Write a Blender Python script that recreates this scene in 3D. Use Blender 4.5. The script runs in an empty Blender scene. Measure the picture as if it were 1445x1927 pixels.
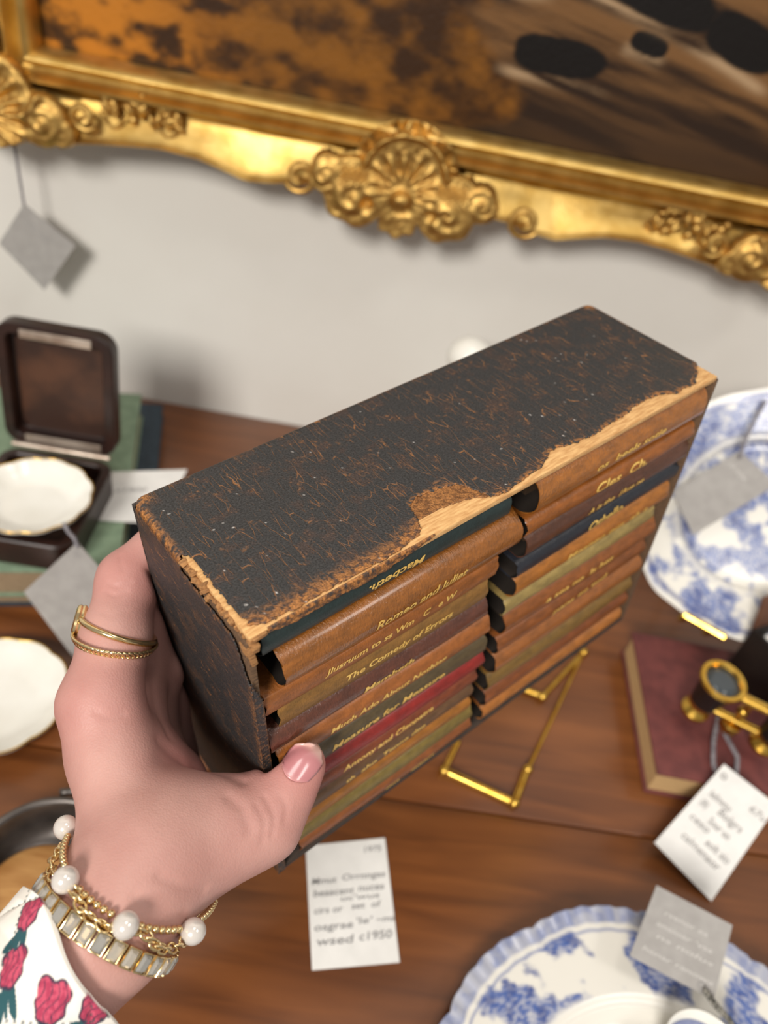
import bpy, bmesh, math, random
import numpy as np
from mathutils import Vector, Matrix, Quaternion
from mathutils.bvhtree import BVHTree
random.seed(7)
rng = np.random.default_rng(11)
SC = bpy.context.scene
COL = SC.collection
PI = math.pi
A3 = lambda *a: np.array(a, float)

# ------------------------------------------------------------------ camera
F, CX, CY = 1460.0, 722.5, 963.5          # focal length and centre, pixels of a 1445x1927 frame
ZT = 0.78                                  # table top height
CAM = A3(0.0, 0.0, ZT + 0.45)
_p, _y, _r = [math.radians(a) for a in (40.5, 4.0, 12.3)]
_f = A3(math.sin(_y)*math.cos(_p), math.cos(_y)*math.cos(_p), -math.sin(_p))
_r0 = A3(math.cos(_y), -math.sin(_y), 0)
_d0 = np.cross(_f, _r0)
AR = math.cos(_r)*_r0 - math.sin(_r)*_d0
AD = math.sin(_r)*_r0 + math.cos(_r)*_d0
AF = _f
cd = bpy.data.cameras.new('camera'); cam = bpy.data.objects.new('camera', cd); COL.objects.link(cam)
cam.matrix_world = Matrix(((AR[0], -AD[0], -AF[0], CAM[0]), (AR[1], -AD[1], -AF[1], CAM[1]),
                           (AR[2], -AD[2], -AF[2], CAM[2]), (0, 0, 0, 1)))
cd.sensor_fit = 'VERTICAL'; cd.sensor_height = 36.0; cd.lens = 36.0*F/1927.0
cd.clip_start = 0.01; cd.clip_end = 50
cd.dof.use_dof = True; cd.dof.focus_distance = 0.245
cd.dof.aperture_fstop = cd.lens/3.3        # a 3.3 mm wide pupil, as in a phone camera
SC.camera = cam

# ------------------------------------------------------------------ light
W_ = bpy.data.worlds.new('world'); SC.world = W_; W_.use_nodes = True
W_.node_tree.nodes['Background'].inputs[0].default_value = (1.0, 0.975, 0.94, 1)
W_.node_tree.nodes['Background'].inputs[1].default_value = 0.36
def area(name, loc, target, size, power, col=(1, 0.955, 0.895), sy=None):
    l = bpy.data.lights.new(name, 'AREA'); l.energy = power; l.color = col
    l.shape = 'RECTANGLE'; l.size = size; l.size_y = sy or size
    o = bpy.data.objects.new(name, l); COL.objects.link(o); o.location = loc
    o.rotation_euler = (Vector(target)-Vector(loc)).to_track_quat('-Z', 'Y').to_euler()
    return o
area('ceiling_lamp_front', (-0.70, -1.75, 2.45), (0.0, 0.45, 0.95), 0.70, 66)
area('ceiling_lamp_right', (1.15, -0.25, 2.55), (0.1, 0.4, 0.9), 0.35, 6)
area('ceiling_lamp_overhead', (0.15, 0.10, 2.60), (0.1, 0.3, 0.8), 0.35, 4)
SC.view_settings.view_transform = 'Standard'; SC.view_settings.look = 'None'
SC.view_settings.gamma = 1; SC.view_settings.exposure = 0.0; SC.view_settings.use_curve_mapping = False

# pixel -> point at a real distance, plane by plane
def ray(x, y): return AR*((x-CX)/F) + AD*((y-CY)/F) + AF
def at_z(x, y, z): v = ray(x, y); return CAM + v*((z-CAM[2])/v[2])
def at_y(x, y, Y): v = ray(x, y); return CAM + v*((Y-CAM[1])/v[1])
def at_d(x, y, d): return CAM + ray(x, y)*d
def nrm(v): v = np.asarray(v, float); return v/np.linalg.norm(v)

# ------------------------------------------------------------------ helpers
def lin(c):
    c = np.asarray(c, float)/255.0
    return np.where(c <= 0.04045, c/12.92, ((c+0.055)/1.055)**2.4)
def L4(c): return tuple(lin(c)) + (1.0,)

def smooth(a, b, x):
    t = np.clip((x-a)/(b-a), 0, 1); return t*t*(3-2*t)
_LAT = {}
def vnoise(x, y, seed=0):
    if seed not in _LAT: _LAT[seed] = np.random.default_rng(seed+100).random((256, 256))
    g = _LAT[seed]; x = np.asarray(x, float); y = np.asarray(y, float)
    xi = np.floor(x).astype(int); yi = np.floor(y).astype(int); fx = x-xi; fy = y-yi
    fx = fx*fx*(3-2*fx); fy = fy*fy*(3-2*fy); q = lambda i, j: g[i & 255, j & 255]
    return (q(xi, yi)*(1-fx)+q(xi+1, yi)*fx)*(1-fy) + (q(xi, yi+1)*(1-fx)+q(xi+1, yi+1)*fx)*fy
def fbm(x, y, oct=4, seed=0):
    s = 0; a = 0.5; n = 0
    for k in range(oct):
        s = s + a*vnoise(np.asarray(x)*2**k, np.asarray(y)*2**k, seed+k); n += a; a *= 0.5
    return s/n
def mix(a, b, t): return np.asarray(a)*(1-t)[..., None] + np.asarray(b)*t[..., None]

class NT:
    def __init__(s, name):
        s.m = bpy.data.materials.new(name); s.m.use_nodes = True
        s.t = s.m.node_tree; s.b = s.t.nodes['Principled BSDF']
    def n(s, typ, **kw):
        n = s.t.nodes.new(typ)
        for k, v in kw.items():
            if k.startswith('i_'):
                key = k[2:]; key = int(key) if key.isdigit() else key.replace('_', ' ')
                n.inputs[key].default_value = v
            else: setattr(n, k, v)
        return n
    def l(s, a, b): s.t.links.new(a, b)
    def coord(s, attr=None, scale=(1, 1, 1)):
        if attr: c = s.n('ShaderNodeAttribute', attribute_name=attr).outputs['Vector']
        else: c = s.n('ShaderNodeTexCoord').outputs['Object']
        m = s.n('ShaderNodeMapping'); m.inputs['Scale'].default_value = scale; s.l(c, m.inputs[0]); return m.outputs[0]

def setp(b, base=None, rough=.5, metal=0, spec=None, coat=0, sss=0, trans=0):
    if base is not None: b.inputs['Base Color'].default_value = base
    b.inputs['Roughness'].default_value = rough; b.inputs['Metallic'].default_value = metal
    if spec is not None: b.inputs['Specular IOR Level'].default_value = spec
    if coat: b.inputs['Coat Weight'].default_value = coat; b.inputs['Coat Roughness'].default_value = .15
    if sss:
        b.inputs['Subsurface Weight'].default_value = sss
        b.inputs['Subsurface Radius'].default_value = (1, .35, .2); b.inputs['Subsurface Scale'].default_value = .004
    if trans: b.inputs['Transmission Weight'].default_value = trans

def mat(name, c1, c2=None, rough=.5, metal=0, nscale=40, stretch=(1, 1, 1), attr=None, bump=0, bscale=300, bdist=.0005, detail=4, lo=.35, hi=.65, **kw):
    """noise-mixed procedural material"""
    k = NT(name); setp(k.b, L4(c1), rough, metal, **kw)
    if c2 is not None:
        nz = k.n('ShaderNodeTexNoise'); nz.inputs['Scale'].default_value = nscale; nz.inputs['Detail'].default_value = detail
        k.l(k.coord(attr, stretch), nz.inputs['Vector'])
        r = k.n('ShaderNodeValToRGB'); r.color_ramp.elements[0].position = lo; r.color_ramp.elements[1].position = hi
        r.color_ramp.elements[0].color = L4(c1); r.color_ramp.elements[1].color = L4(c2)
        k.l(nz.outputs['Fac'], r.inputs[0]); k.l(r.outputs[0], k.b.inputs['Base Color'])
    if bump: add_bump(k, bump, bscale, bdist, attr)
    return k.m
def add_bump(k, strength, scale, dist, attr=None, stretch=(1, 1, 1), tex='noise'):
    nz = k.n('ShaderNodeTexNoise' if tex == 'noise' else 'ShaderNodeTexVoronoi'); nz.inputs['Scale'].default_value = scale
    k.l(k.coord(attr, stretch), nz.inputs['Vector'])
    b = k.n('ShaderNodeBump'); b.inputs['Strength'].default_value = strength; b.inputs['Distance'].default_value = dist
    k.l(nz.outputs[0], b.inputs['Height']); k.l(b.outputs[0], k.b.inputs['Normal'])
def colmat(name, rough=.5, bump=0, bscale=800, bdist=.0003, attr=None, **kw):
    k = NT(name); setp(k.b, None, rough, **kw)
    c = k.n('ShaderNodeAttribute', attribute_name='Col'); k.l(c.outputs['Color'], k.b.inputs['Base Color'])
    if bump: add_bump(k, bump, bscale, bdist, attr)
    return k.m

ORG = {}
def tag(o, label=None, cat=None, group=None, kind=None):
    for k, v in (('label', label), ('category', cat), ('group', group), ('kind', kind)):
        if v: o[k] = v
    return o
def thing(name, label, cat, loc, group=None):
    o = bpy.data.objects.new(name, None); COL.objects.link(o); o.location = tuple(loc)
    o.empty_display_size = .02; ORG[o] = np.array(loc, float); return tag(o, label, cat, group)

class MB:
    def __init__(s): s.V = []; s.F = []; s.n = 0; s.mi = []
    def add(s, V, Fc, mi=0):
        V = np.asarray(V, float).reshape(-1, 3); s.V.append(V)
        for f in Fc: s.F.append(tuple(int(i)+s.n for i in f)); s.mi.append(mi)
        s.n += len(V); return s
    def box(s, c, size, R=None, bevel=0, mi=0, seg=2):
        bm = bmesh.new(); bmesh.ops.create_cube(bm, size=1)
        for v in bm.verts: v.co = Vector((v.co.x*size[0], v.co.y*size[1], v.co.z*size[2]))
        if bevel: bmesh.ops.bevel(bm, geom=bm.edges[:], offset=bevel, segments=seg, affect='EDGES', profile=.5)
        bm.verts.index_update(); V = np.array([v.co[:] for v in bm.verts]); Fc = [[v.index for v in f.verts] for f in bm.faces]; bm.free()
        if R is not None: V = V @ np.asarray(R).T
        return s.add(V+np.asarray(c), Fc, mi)
    def grid(s, P, closed_u=False, closed_v=False, mi=0, mask=None):
        P = np.asarray(P, float); nu, nv = P.shape[:2]; Fc = []
        for i in range(nu if closed_u else nu-1):
            for j in range(nv if closed_v else nv-1):
                if mask is not None and not mask[i, j]: continue
                i2 = (i+1) % nu; j2 = (j+1) % nv
                Fc.append((i*nv+j, i2*nv+j, i2*nv+j2, i*nv+j2))
        return s.add(P.reshape(-1, 3), Fc, mi)
    def tube(s, pts, r, n=10, closed=False, caps=True, mi=0, flat=1.0, up=None):
        pts = np.asarray(pts, float); m = len(pts); r = np.broadcast_to(np.asarray(r, float), (m,))
        T = np.zeros_like(pts)
        if closed: T = np.roll(pts, -1, 0)-np.roll(pts, 1, 0)
        else: T[1:-1] = pts[2:]-pts[:-2]; T[0] = pts[1]-pts[0]; T[-1] = pts[-1]-pts[-2]
        T /= np.linalg.norm(T, axis=1)[:, None]+1e-12
        u = np.asarray(up, float) if up is not None else (A3(0, 0, 1) if abs(T[0][2]) < .9 else A3(1, 0, 0))
        rings = []
        for k in range(m):
            u = u-T[k]*(u@T[k]); u = u/(np.linalg.norm(u)+1e-12); w = np.cross(T[k], u)
            a = np.arange(n)*2*PI/n
            rings.append(pts[k]+r[k]*(np.cos(a)[:, None]*u+flat*np.sin(a)[:, None]*w))
        base = s.n; s.grid(np.array(rings), closed_u=closed, closed_v=True, mi=mi)
        if caps and not closed:
            s.F.append(tuple(base+i for i in range(n))[::-1]); s.mi.append(mi)
            s.F.append(tuple(base+(m-1)*n+i for i in range(n))); s.mi.append(mi)
        return s
    def lathe(s, prof, c, R=None, n=48, mi=0, scal=None):
        a = np.arange(n)*2*PI/n; P = []
        for r, z in prof:
            rr = r*(scal(a, r) if scal else np.ones(n)); P.append(np.stack([rr*np.cos(a), rr*np.sin(a), np.full(n, z)], 1))
        P = np.array(P)
        if R is not None: P = P @ np.asarray(R).T
        return s.grid(P+np.asarray(c), closed_v=True, mi=mi)
    def ball(s, c, r, n=12, R=None, mi=0):
        r = np.broadcast_to(np.asarray(r, float), (3,)); th = np.linspace(0.001, PI-.001, n); ph = np.arange(2*n)*PI/n
        P = np.stack([np.sin(th)[:, None]*np.cos(ph), np.sin(th)[:, None]*np.sin(ph), np.repeat(np.cos(th)[:, None], 2*n, 1)], 2)*r
        if R is not None: P = P @ np.asarray(R).T
        return s.grid(P+np.asarray(c), closed_v=True, mi=mi)
    def build(s, name, mats, parent=None, loc=None, smooth=True, sharp=40, label=None, cat=None, group=None, kind=None, col=None, tex=None, recalc=True):
        V = np.concatenate(s.V)
        org = ORG[parent] if parent is not None else (np.array(loc, float) if loc is not None else V.mean(0)*A3(1, 1, 0)+A3(0, 0, V[:, 2].min()))
        me = bpy.data.meshes.new(name); me.from_pydata((V-org).tolist(), [], s.F)
        for m in (mats if isinstance(mats, (list, tuple)) else [mats]): me.materials.append(m)
        if max(s.mi): me.polygons.foreach_set('material_index', s.mi)
        me.polygons.foreach_set('use_smooth', [smooth]*len(me.polygons))
        if recalc:
            bm = bmesh.new(); bm.from_mesh(me); bmesh.ops.recalc_face_normals(bm, faces=bm.faces[:]); bm.to_mesh(me); bm.free()
        if smooth and sharp: me.set_sharp_from_angle(angle=math.radians(sharp))
        if col is not None: setcol(me, col)
        if tex is not None:
            a = me.attributes.new('tex', 'FLOAT_VECTOR', 'POINT'); a.data.foreach_set('vector', np.asarray(tex, float).ravel())
        o = bpy.data.objects.new(name, me); COL.objects.link(o)
        if parent is not None: o.parent = parent
        else: o.location = tuple(org)
        ORG[o] = org
        return tag(o, label, cat, group, kind)
def setcol(me, col):
    col = np.asarray(col, float).reshape(-1, 3)
    a = me.color_attributes.new('Col', 'FLOAT_COLOR', 'POINT'); a.data.foreach_set('color', np.concatenate([col, np.ones((len(col), 1))], 1).ravel())
def basis(z, x=None):
    z = nrm(z); x = np.asarray(x if x is not None else (A3(1, 0, 0) if abs(z[0]) < .9 else A3(0, 1, 0)), float)
    x = nrm(x-z*(x@z)); return np.stack([x, np.cross(z, x), z], 1)      # columns
def text_tris(body, shear=0.0, bold=0.0):
    """outline mesh of a line of lettering, unit size; returns verts (n,2) and faces"""
    cu = bpy.data.curves.new('lettering', 'FONT'); cu.body = body; cu.size = 1; cu.shear = shear; cu.offset = bold; cu.resolution_u = 3
    ob = bpy.data.objects.new('lettering', cu); COL.objects.link(ob)
    me = bpy.data.meshes.new_from_object(ob.evaluated_get(bpy.context.evaluated_depsgraph_get()))
    bm = bmesh.new(); bm.from_mesh(me); bmesh.ops.triangulate(bm, faces=bm.faces[:])
    for _ in range(3):                                    # fine enough to bend round a spine
        es = [e for e in bm.edges if e.calc_length() > .14]
        if es: bmesh.ops.subdivide_edges(bm, edges=es, cuts=1); bmesh.ops.triangulate(bm, faces=bm.faces[:])
    bm.to_mesh(me); bm.free()
    V = np.array([v.co[:2] for v in me.vertices]).reshape(-1, 2); Fc = [tuple(p.vertices) for p in me.polygons]
    bpy.data.objects.remove(ob); bpy.data.curves.remove(cu); bpy.data.meshes.remove(me); return V, Fc
# ------------------------------------------------------------------ the room
YW = 0.635
m_wall = mat('painted_wall', (222, 219, 212), (215, 211, 203), .85, nscale=6, bump=.15, bscale=400)
MB().box((0, YW+.05, 1.3), (3.2, .1, 2.6)).build('wall_back', m_wall, smooth=False, kind='structure')
m_floor = mat('floor_boards', (92, 66, 46), (70, 48, 32), .6, nscale=8, stretch=(1, 8, 1))
MB().box((0, -.35, -.03), (3.2, 1.97, .06)).build('floor', m_floor, smooth=False, kind='structure')

def wood(name, dark, mid, light, rough, sc=1.0):
    k = NT(name); setp(k.b, None, rough, coat=.25)
    v = k.coord(None, (1.5*sc, 14*sc, 1.5*sc))
    nz = k.n('ShaderNodeTexNoise'); nz.inputs['Scale'].default_value = 6; nz.inputs['Detail'].default_value = 8; nz.inputs['Distortion'].default_value = .6
    k.l(v, nz.inputs['Vector'])
    r = k.n('ShaderNodeValToRGB'); e = r.color_ramp.elements
    e[0].position = .22; e[0].color = L4(dark); e[1].position = .80; e[1].color = L4(light)
    x = r.color_ramp.elements.new(.5); x.color = L4(mid)
    k.l(nz.outputs['Fac'], r.inputs[0])
    n2 = k.n('ShaderNodeTexNoise'); n2.inputs['Scale'].default_value = 5; n2.inputs['Detail'].default_value = 3
    k.l(k.coord(None, (1, 2.2, 1)), n2.inputs['Vector'])
    mx = k.n('ShaderNodeMix', data_type='RGBA', blend_type='MULTIPLY'); mx.inputs['Factor'].default_value = .7
    r2 = k.n('ShaderNodeValToRGB'); r2.color_ramp.elements[0].position = .35; r2.color_ramp.elements[0].color = (.55, .5, .48, 1); r2.color_ramp.elements[1].position = .62
    k.l(n2.outputs['Fac'], r2.inputs[0]); k.l(r.outputs[0], mx.inputs['A']); k.l(r2.outputs[0], mx.inputs['B'])
    k.l(mx.outputs['Result'], k.b.inputs['Base Color'])
    return k.m
m_table = wood('table_wood', (92, 50, 21), (122, 70, 31), (144, 86, 41), .36)
table = thing('table', 'brown polished wooden table carrying the antiques, against the pale wall', 'table', (0, .31, 0))
ys = at_z(900, 1528, ZT)[1]
for ya, yb in ((0.02, ys-.0006), (ys+.0006, YW-.001)):
    MB().box((0.05, (ya+yb)/2, ZT-.011), (1.5, yb-ya, .022), bevel=.0012).build('table_board', m_table, table)
MB().box((.05, .33, ZT-.022-.04), (1.36, .50, .08)).build('apron', m_table, table, smooth=False)
for x in (-.61, .71):
    for y in (.10, .56):
        MB().box((x, y, .35), (.05, .05, .699), bevel=.004).build('leg', m_table, table)

# ------------------------------------------------------------------ framed painting on the wall
m_gold = mat('gilt', (198, 160, 86), (224, 190, 116), .46, 1.0, nscale=60, bump=.25, bscale=500, bdist=.0006)
m_golddk = mat('gilt_worn', (176, 136, 74), (216, 178, 104), .50, 1.0, nscale=160, bump=.35, bscale=700, bdist=.0007)
m_backing = mat('frame_backing', (70, 46, 24), (52, 34, 18), .6, nscale=50)
FX, FZ, HW, HH = .006, 1.081, .268, .19      # centre x, bottom inner edge z, half inner width, half inner height
FZc = FZ+HH
painting = thing('framed_painting', 'oil painting of a dark stream beside a golden bank in a carved gilt frame', 'painting', (FX, YW, FZ-.07))
so = np.array([0, .035, .05, .065, .08, .10, .12, .14, .16, .19, .21, .235, .255, .275, .31, .36])
wo = np.array([.066, .064, .060, .055, .055, .060, .062, .057, .0525, .0505, .0525, .056, .060, .064, .064, .064])
prof_t = np.array([0, .0012, .0035, .006, .008, .0095, .0125, .0155, .017, .019, .021, .0225, .024])
prof_h = np.array([.026, .037, .0440, .0455, .042, .035, .032, .0335, .0385, .0425, .0420, .036, .032])
def rail(name, half, inner, side):
    """one moulding: s along the rail, t outwards; mitred at its ends"""
    n = 181; s = np.linspace(-1, 1, n); P = []
    k = 14
    q = np.concatenate([np.linspace(0, .84, 11)[1:], [.87, .90, .93, .96, .98, 1.0]])
    for a in s:
        row = []
        sc = so*(half/.268)
        w = np.interp(abs(a)*(half+.064), sc, wo)
        ts = list(prof_t) + list(.024+(w-.024)*q)
        hp = .032 - .007*smooth(0, .16, q) + .017*np.clip((q-.10)/.82, 0, 1)**1.25 + .0028*np.exp(-((q-.93)/.045)**2) - .005*smooth(.95, 1.0, q)
        hs = list(prof_h)+list(hp)
        ts += [w+.0005, w-.003, w-.010]; hs += [.036, .030, .020]
        for t, h in zip(ts, hs):
            x = a*(half+t)
            if side == 'bottom': p = (FX+x, YW-h, FZ-t)
            elif side == 'top': p = (FX-x, YW-h, FZ+2*HH+t)
            elif side == 'left': p = (FX-HW-t, YW-h, FZc-x)
            else: p = (FX+HW+t, YW-h, FZc+x)
            row.append(p)
        P.append(row)
    MB().grid(np.array(P)).build('moulding', m_gold, painting, recalc=False, sharp=60)
rail('m', HW, 0, 'bottom'); rail('m', HW, 0, 'top'); rail('m', HH, 0, 'left'); rail('m', HH, 0, 'right')
b = MB(); e = .058
for cx, cz, sx, sz in ((FX, FZ-e/2+.004, 2*HW+2*e, e), (FX, FZ+2*HH+e/2-.004, 2*HW+2*e, e), (FX-HW-e/2+.004, FZc, e, 2*HH), (FX+HW+e/2-.004, FZc, e, 2*HH)):
    b.box((cx, YW-.0115, cz), (sx, .023, sz))
b.build('backing', m_backing, painting, smooth=False)
# the canvas: golden bank on the left, stream with dark boulders on the right
nx, nz = 520, 360
X, Z = np.meshgrid(np.linspace(-HW-.003, HW+.003, nx), np.linspace(-.003, 2*HH+.003, nz), indexing='ij')
def paint(X, Z):
    n1 = fbm(X*22+Z*10, Z*34, 5, 3); n2 = fbm(X*60, Z*90, 4, 9); st = fbm(X*9+3, Z*90+X*16, 5, 21)
    fol = mix(lin((52, 30, 10)), lin((124, 78, 22)), smooth(.34, .70, .5*n1+.5*n2))
    fol = mix(fol, lin((186, 116, 32)), smooth(.34, .66, n2)*smooth(-.10, -.22, X)*.85)
    fol = mix(fol, lin((24, 16, 8)), smooth(.02, .045, Z-.055-.12*np.abs(X+.03)+.05*(n1-.5))*smooth(-.19, -.10, X)*.9)
    wat = mix(lin((40, 24, 12)), lin((112, 78, 44)), smooth(.35, .68, st))
    wat = mix(wat, lin((40, 26, 16)), smooth(.060, .005, Z)*.85)
    bank = .046+.02*np.sin(Z*70)+.035*(n1-.5)
    c = mix(fol, wat, smooth(bank-.008, bank+.010, X))
    for cx, cz, rx, rz, a in ((.088, .055, .033, .0125, -.02), (.144, .073, .0135, .0065, -.15), (.140, .100, .044, .013, -.2), (.205, .084, .029, .014, -.3), (.252, .084, .014, .009, -.2), (.01, .105, .05, .016, 0)):
        dx = (X-cx)*math.cos(a)+(Z-cz)*math.sin(a); dz = -(X-cx)*math.sin(a)+(Z-cz)*math.cos(a)
        r = ((np.abs(dx)/rx)**2.6+(np.abs(dz)/rz)**2.6)**(1/2.6)+.25*(n2-.5)
        foam = np.exp(-((dz+rz*1.15)/(.0035))**2)*smooth(1.4, .8, np.abs(dx)/rx)*smooth(.4, .6, st)
        c = mix(c, lin((178, 150, 116)), np.clip(foam, 0, 1)*.7)
        c = mix(c, lin((15, 9, 6)), smooth(1.05, .92, r))
    c = mix(c, lin((28, 18, 12)), smooth(.11, .16, Z)*smooth(-.03, .05, X)*.8)
    c = mix(c, lin((92, 80, 62)), smooth(.20, .30, Z+.04*(n1-.5)))
    return c
CC = paint(X, Z)
MB().grid(np.stack([FX+X, np.full_like(X, YW-.024), FZ+Z], 2)).build('canvas', colmat('oil_paint', .42, spec=.3, bump=.3, bscale=350, bdist=.0008), painting, col=CC, recalc=False)

# carved ornaments: relief carried on top of the moulding
def relief(name, cx, cz, sx, sz, fn, base, n=150, mname=None):
    x, z = np.meshgrid(np.linspace(-sx, sx, n), np.linspace(-sz, sz, int(n*sz/sx)), indexing='ij')
    h, d = fn(x, z)
    keep = d < 0
    m = keep[:-1, :-1] & keep[1:, :-1] & keep[:-1, 1:] & keep[1:, 1:]
    hh = h*smooth(0, -.0025, d)
    P = np.stack([cx+x, YW-base-hh, cz+z], 2)
    o = MB().grid(P, mask=m).build(name, m_golddk, painting, sharp=0, recalc=False)
    bm = bmesh.new(); bm.from_mesh(o.data); bmesh.ops.delete(bm, geom=[v for v in bm.verts if not v.link_faces], context='VERTS'); bm.to_mesh(o.data); bm.free()
    md = o.modifiers.new('thick', 'SOLIDIFY'); md.thickness = .012; md.offset = -1
    return o
def circ(x, z, cx, cz, r): return np.hypot(x-cx, z-cz)-r
def swirl(x, z, cx, cz, r, sgn, turns=9):
    q = np.hypot(x-cx, z-cz); a = np.arctan2(z-cz, x-cx)
    return np.exp(-(q/r)**2*1.2)*(.004+.0011*np.sin(sgn*a*1+q/r*turns))
def cart(x, z):
    d = np.minimum.reduce([circ(x, z, 0, .010, .030), circ(x, z, -.030, -.006, .025), circ(x, z, .030, -.006, .025), circ(x, z, 0, -.018, .016), circ(x, z, -.050, .002, .014), circ(x, z, .052, .000, .014)])
    h = .010+.0*x
    q = np.hypot(x, z-.000); a = np.arctan2(z, x)
    rim = np.exp(-((circ(x, z, 0, .010, .027))/.0022)**2)*smooth(.008, .016, z)*.006
    ribs = .0016*np.cos(a*15)*smooth(.006, .014, q)*smooth(.030, .020, q)*smooth(-.01, 0, z)
    kn = .009*np.exp(-((x/.0065)**2+((z+.004)/.005)**2)**2) - .006*np.exp(-((x/.006)**2+((z+.011)/.003)**2))
    h = h+rim+ribs+kn + swirl(x, z, -.032, -.010, .017, 1)*1.5 + swirl(x, z, .032, -.010, .017, -1)*1.5 + swirl(x, z, -.052, .002, .010, 1) + swirl(x, z, .054, .0, .010, -1)
    for sg in (-1, 1):
        h = h-.006*np.exp(-(((x-sg*.022)/.0035)**2+((z+.012)/.0035)**2))
        h = h+.0012*np.sin(x*1500)*np.sin(z*1500)*smooth(.012, .008, np.abs(np.abs(x)-.032))*smooth(.008, .002, np.abs(z-.006))
    h = h+.0012*(fbm(x*300, z*300, 3, 5)-.5)
    return h, d+.0012*np.sin(np.arctan2(z, x)*17)
relief('cartouche', FX-.002, 1.036, .076, .048, lambda x, z: cart(x/1.12, z/1.08), .038, 200)
def corner(x, z):      # corner at origin, rails go +x and +z
    d = np.minimum.reduce([circ(x, z, -.004, -.004, .034), circ(x, z, .032, -.012, .020), circ(x, z, -.012, .032, .020), circ(x, z, .045, -.018, .012), circ(x, z, -.018, .045, .012)])
    a = np.arctan2(z+.012, x+.012); q = np.hypot(x+.012, z+.012)
    h = .011+.002*np.cos(a*18)*smooth(.010, .018, q)*smooth(.045, .03, q)
    h = h+swirl(x, z, .034, -.012, .012, 1)*1.6+swirl(x, z, -.012, .034, .012, -1)*1.6
    h = h-.007*np.exp(-(((x+.012)/.004)**2+((z+.014)/.004)**2))+.0012*(fbm(x*300, z*300, 3, 6)-.5)
    h = h+.005*np.exp(-((np.hypot(x-.012, z-.012)-.022)/.0025)**2)
    return h, d
for sx in (1, -1):
    for sz in (1, -1):
        f2 = lambda x, z, sx=sx, sz=sz: corner(x*sx, z*sz)
        relief('corner_ornament', FX-sx*(HW+.030), FZc-sz*(HH+.032), .062, .062, f2, .039, 110)
def spray(cx, cz, sg, seed):
    rg = np.random.default_rng(seed); b = MB()
    for k in range(34):
        t = rg.random(); x = cx+sg*(t-.5)*.062; z = cz+(rg.random()-.5)*.020*(1-abs(t-.5)) - sg*0
        r = (.0026+.002*rg.random(), .0024, .0016+.0014*rg.random()); a = rg.random()*PI
        R = np.array([[math.cos(a), 0, -math.sin(a)], [0, 1, 0], [math.sin(a), 0, math.cos(a)]])
        b.ball((x, YW-.034-.003*rg.random(), z), np.array(r)*1.25, 7, R)
    for k in range(3):
        x0 = cx+sg*(-.03+.02*k); p = [(x0+sg*.018*u, YW-.036, cz-.004+.010*math.sin(u*PI)*(1 if k % 2 else -1)) for u in np.linspace(0, 1, 9)]
        b.tube(p, .0012, 6)
    b.build('floral_spray', m_golddk, painting)
spray(FX-.197, 1.052, 1, 4); spray(FX+.212, 1.049, -1, 5)
spray(FX-.197, 2*FZc-1.052, 1, 6); spray(FX+.212, 2*FZc-1.049, -1, 7)
def scroll(cx, cz, r, sg, flip=1):
    p = []
    for u in np.linspace(0, 1, 40):
        a = flip*(PI*.2+u*2.6*PI); q = r*(1-.78*u)
        p.append((cx+sg*q*math.cos(a), YW-.044-.004*u, cz-q*math.sin(a)))
    MB().tube(p, np.linspace(.0022, .0038, 40), 8).build('scroll', m_golddk, painting)
for zz, fl in ((1.033, 1), (2*FZc-1.033, -1)):
    scroll(FX-.078, zz, .013, -1, fl); scroll(FX+.092, zz-.002, .013, 1, fl)
    scroll(FX-.236, zz+.012, .010, 1, fl); scroll(FX+.236, zz+.008, .010, -1, fl)
# ------------------------------------------------------------------ slipcase, in its own frame: u along, v depth (0 = open front), w down; millimetres
RB = np.array([[0.7289287412737445, 0.6734082497904016, 0.12322426408505166], [0.6720696315671295, -0.7381768254571928, 0.05845840130523444], [0.13032766579010513, 0.040203276883471306, -0.9906555385488609]])
OB = A3(-0.019763617988179324, 0.13395150376126227, 1.0614893333903597)
W, D, H = 219.6, 69.8, 157.1
def BL(P): return OB + (np.asarray(P, float)/1000.0) @ RB.T
def BLn(v): return np.asarray(v, float) @ RB.T
slip = thing('slipcase', 'worn black leather slipcase of miniature books held up in the hand', 'slipcase', BL((W/2, -D/2, H)))
def cardmat(name, c1, c2):
    k = NT(name); setp(k.b, None, .85)
    nz = k.n('ShaderNodeTexNoise'); nz.inputs['Scale'].default_value = .35; nz.inputs['Detail'].default_value = 6
    k.l(k.coord('tex', (.5, 3, 4)), nz.inputs['Vector'])
    r = k.n('ShaderNodeValToRGB'); r.color_ramp.elements[0].position = .35; r.color_ramp.elements[1].position = .65
    r.color_ramp.elements[0].color = L4(c1); r.color_ramp.elements[1].color = L4(c2)
    k.l(nz.outputs['Fac'], r.inputs[0]); k.l(r.outputs[0], k.b.inputs['Base Color'])
    add_bump(k, .4, 1.5, .0002, 'tex'); return k.m
m_card = cardmat('bare_board', (188, 138, 84), (220, 176, 118))
m_darkedge = cardmat('dark_board_edge', (40, 33, 28), (66, 52, 42))
m_crumb = cardmat('crumbled_board', (128, 88, 52), (180, 130, 78))
m_cardd = cardmat('board_edge', (76, 56, 40), (112, 84, 58))
def bbox(b, u0, u1, v0, v1, w0, w1, bev=.4):
    s = MB().box(((u0+u1)/2, (v0+v1)/2, (w0+w1)/2), (u1-u0, v1-v0, w1-w0), bevel=bev)
    b.add(s.V[0], s.F)
def bl_build(b, *a, **k):
    t = np.concatenate(b.V); b.V = [BL(t)]; k.setdefault('tex', t); return b.build(*a, **k)
T = 2.4
b = MB(); bbox(b, 1.2, W-1.2, -D+1.4, -.2, 0, T); bl_build(b, 'top_board', m_card, slip)
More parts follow.
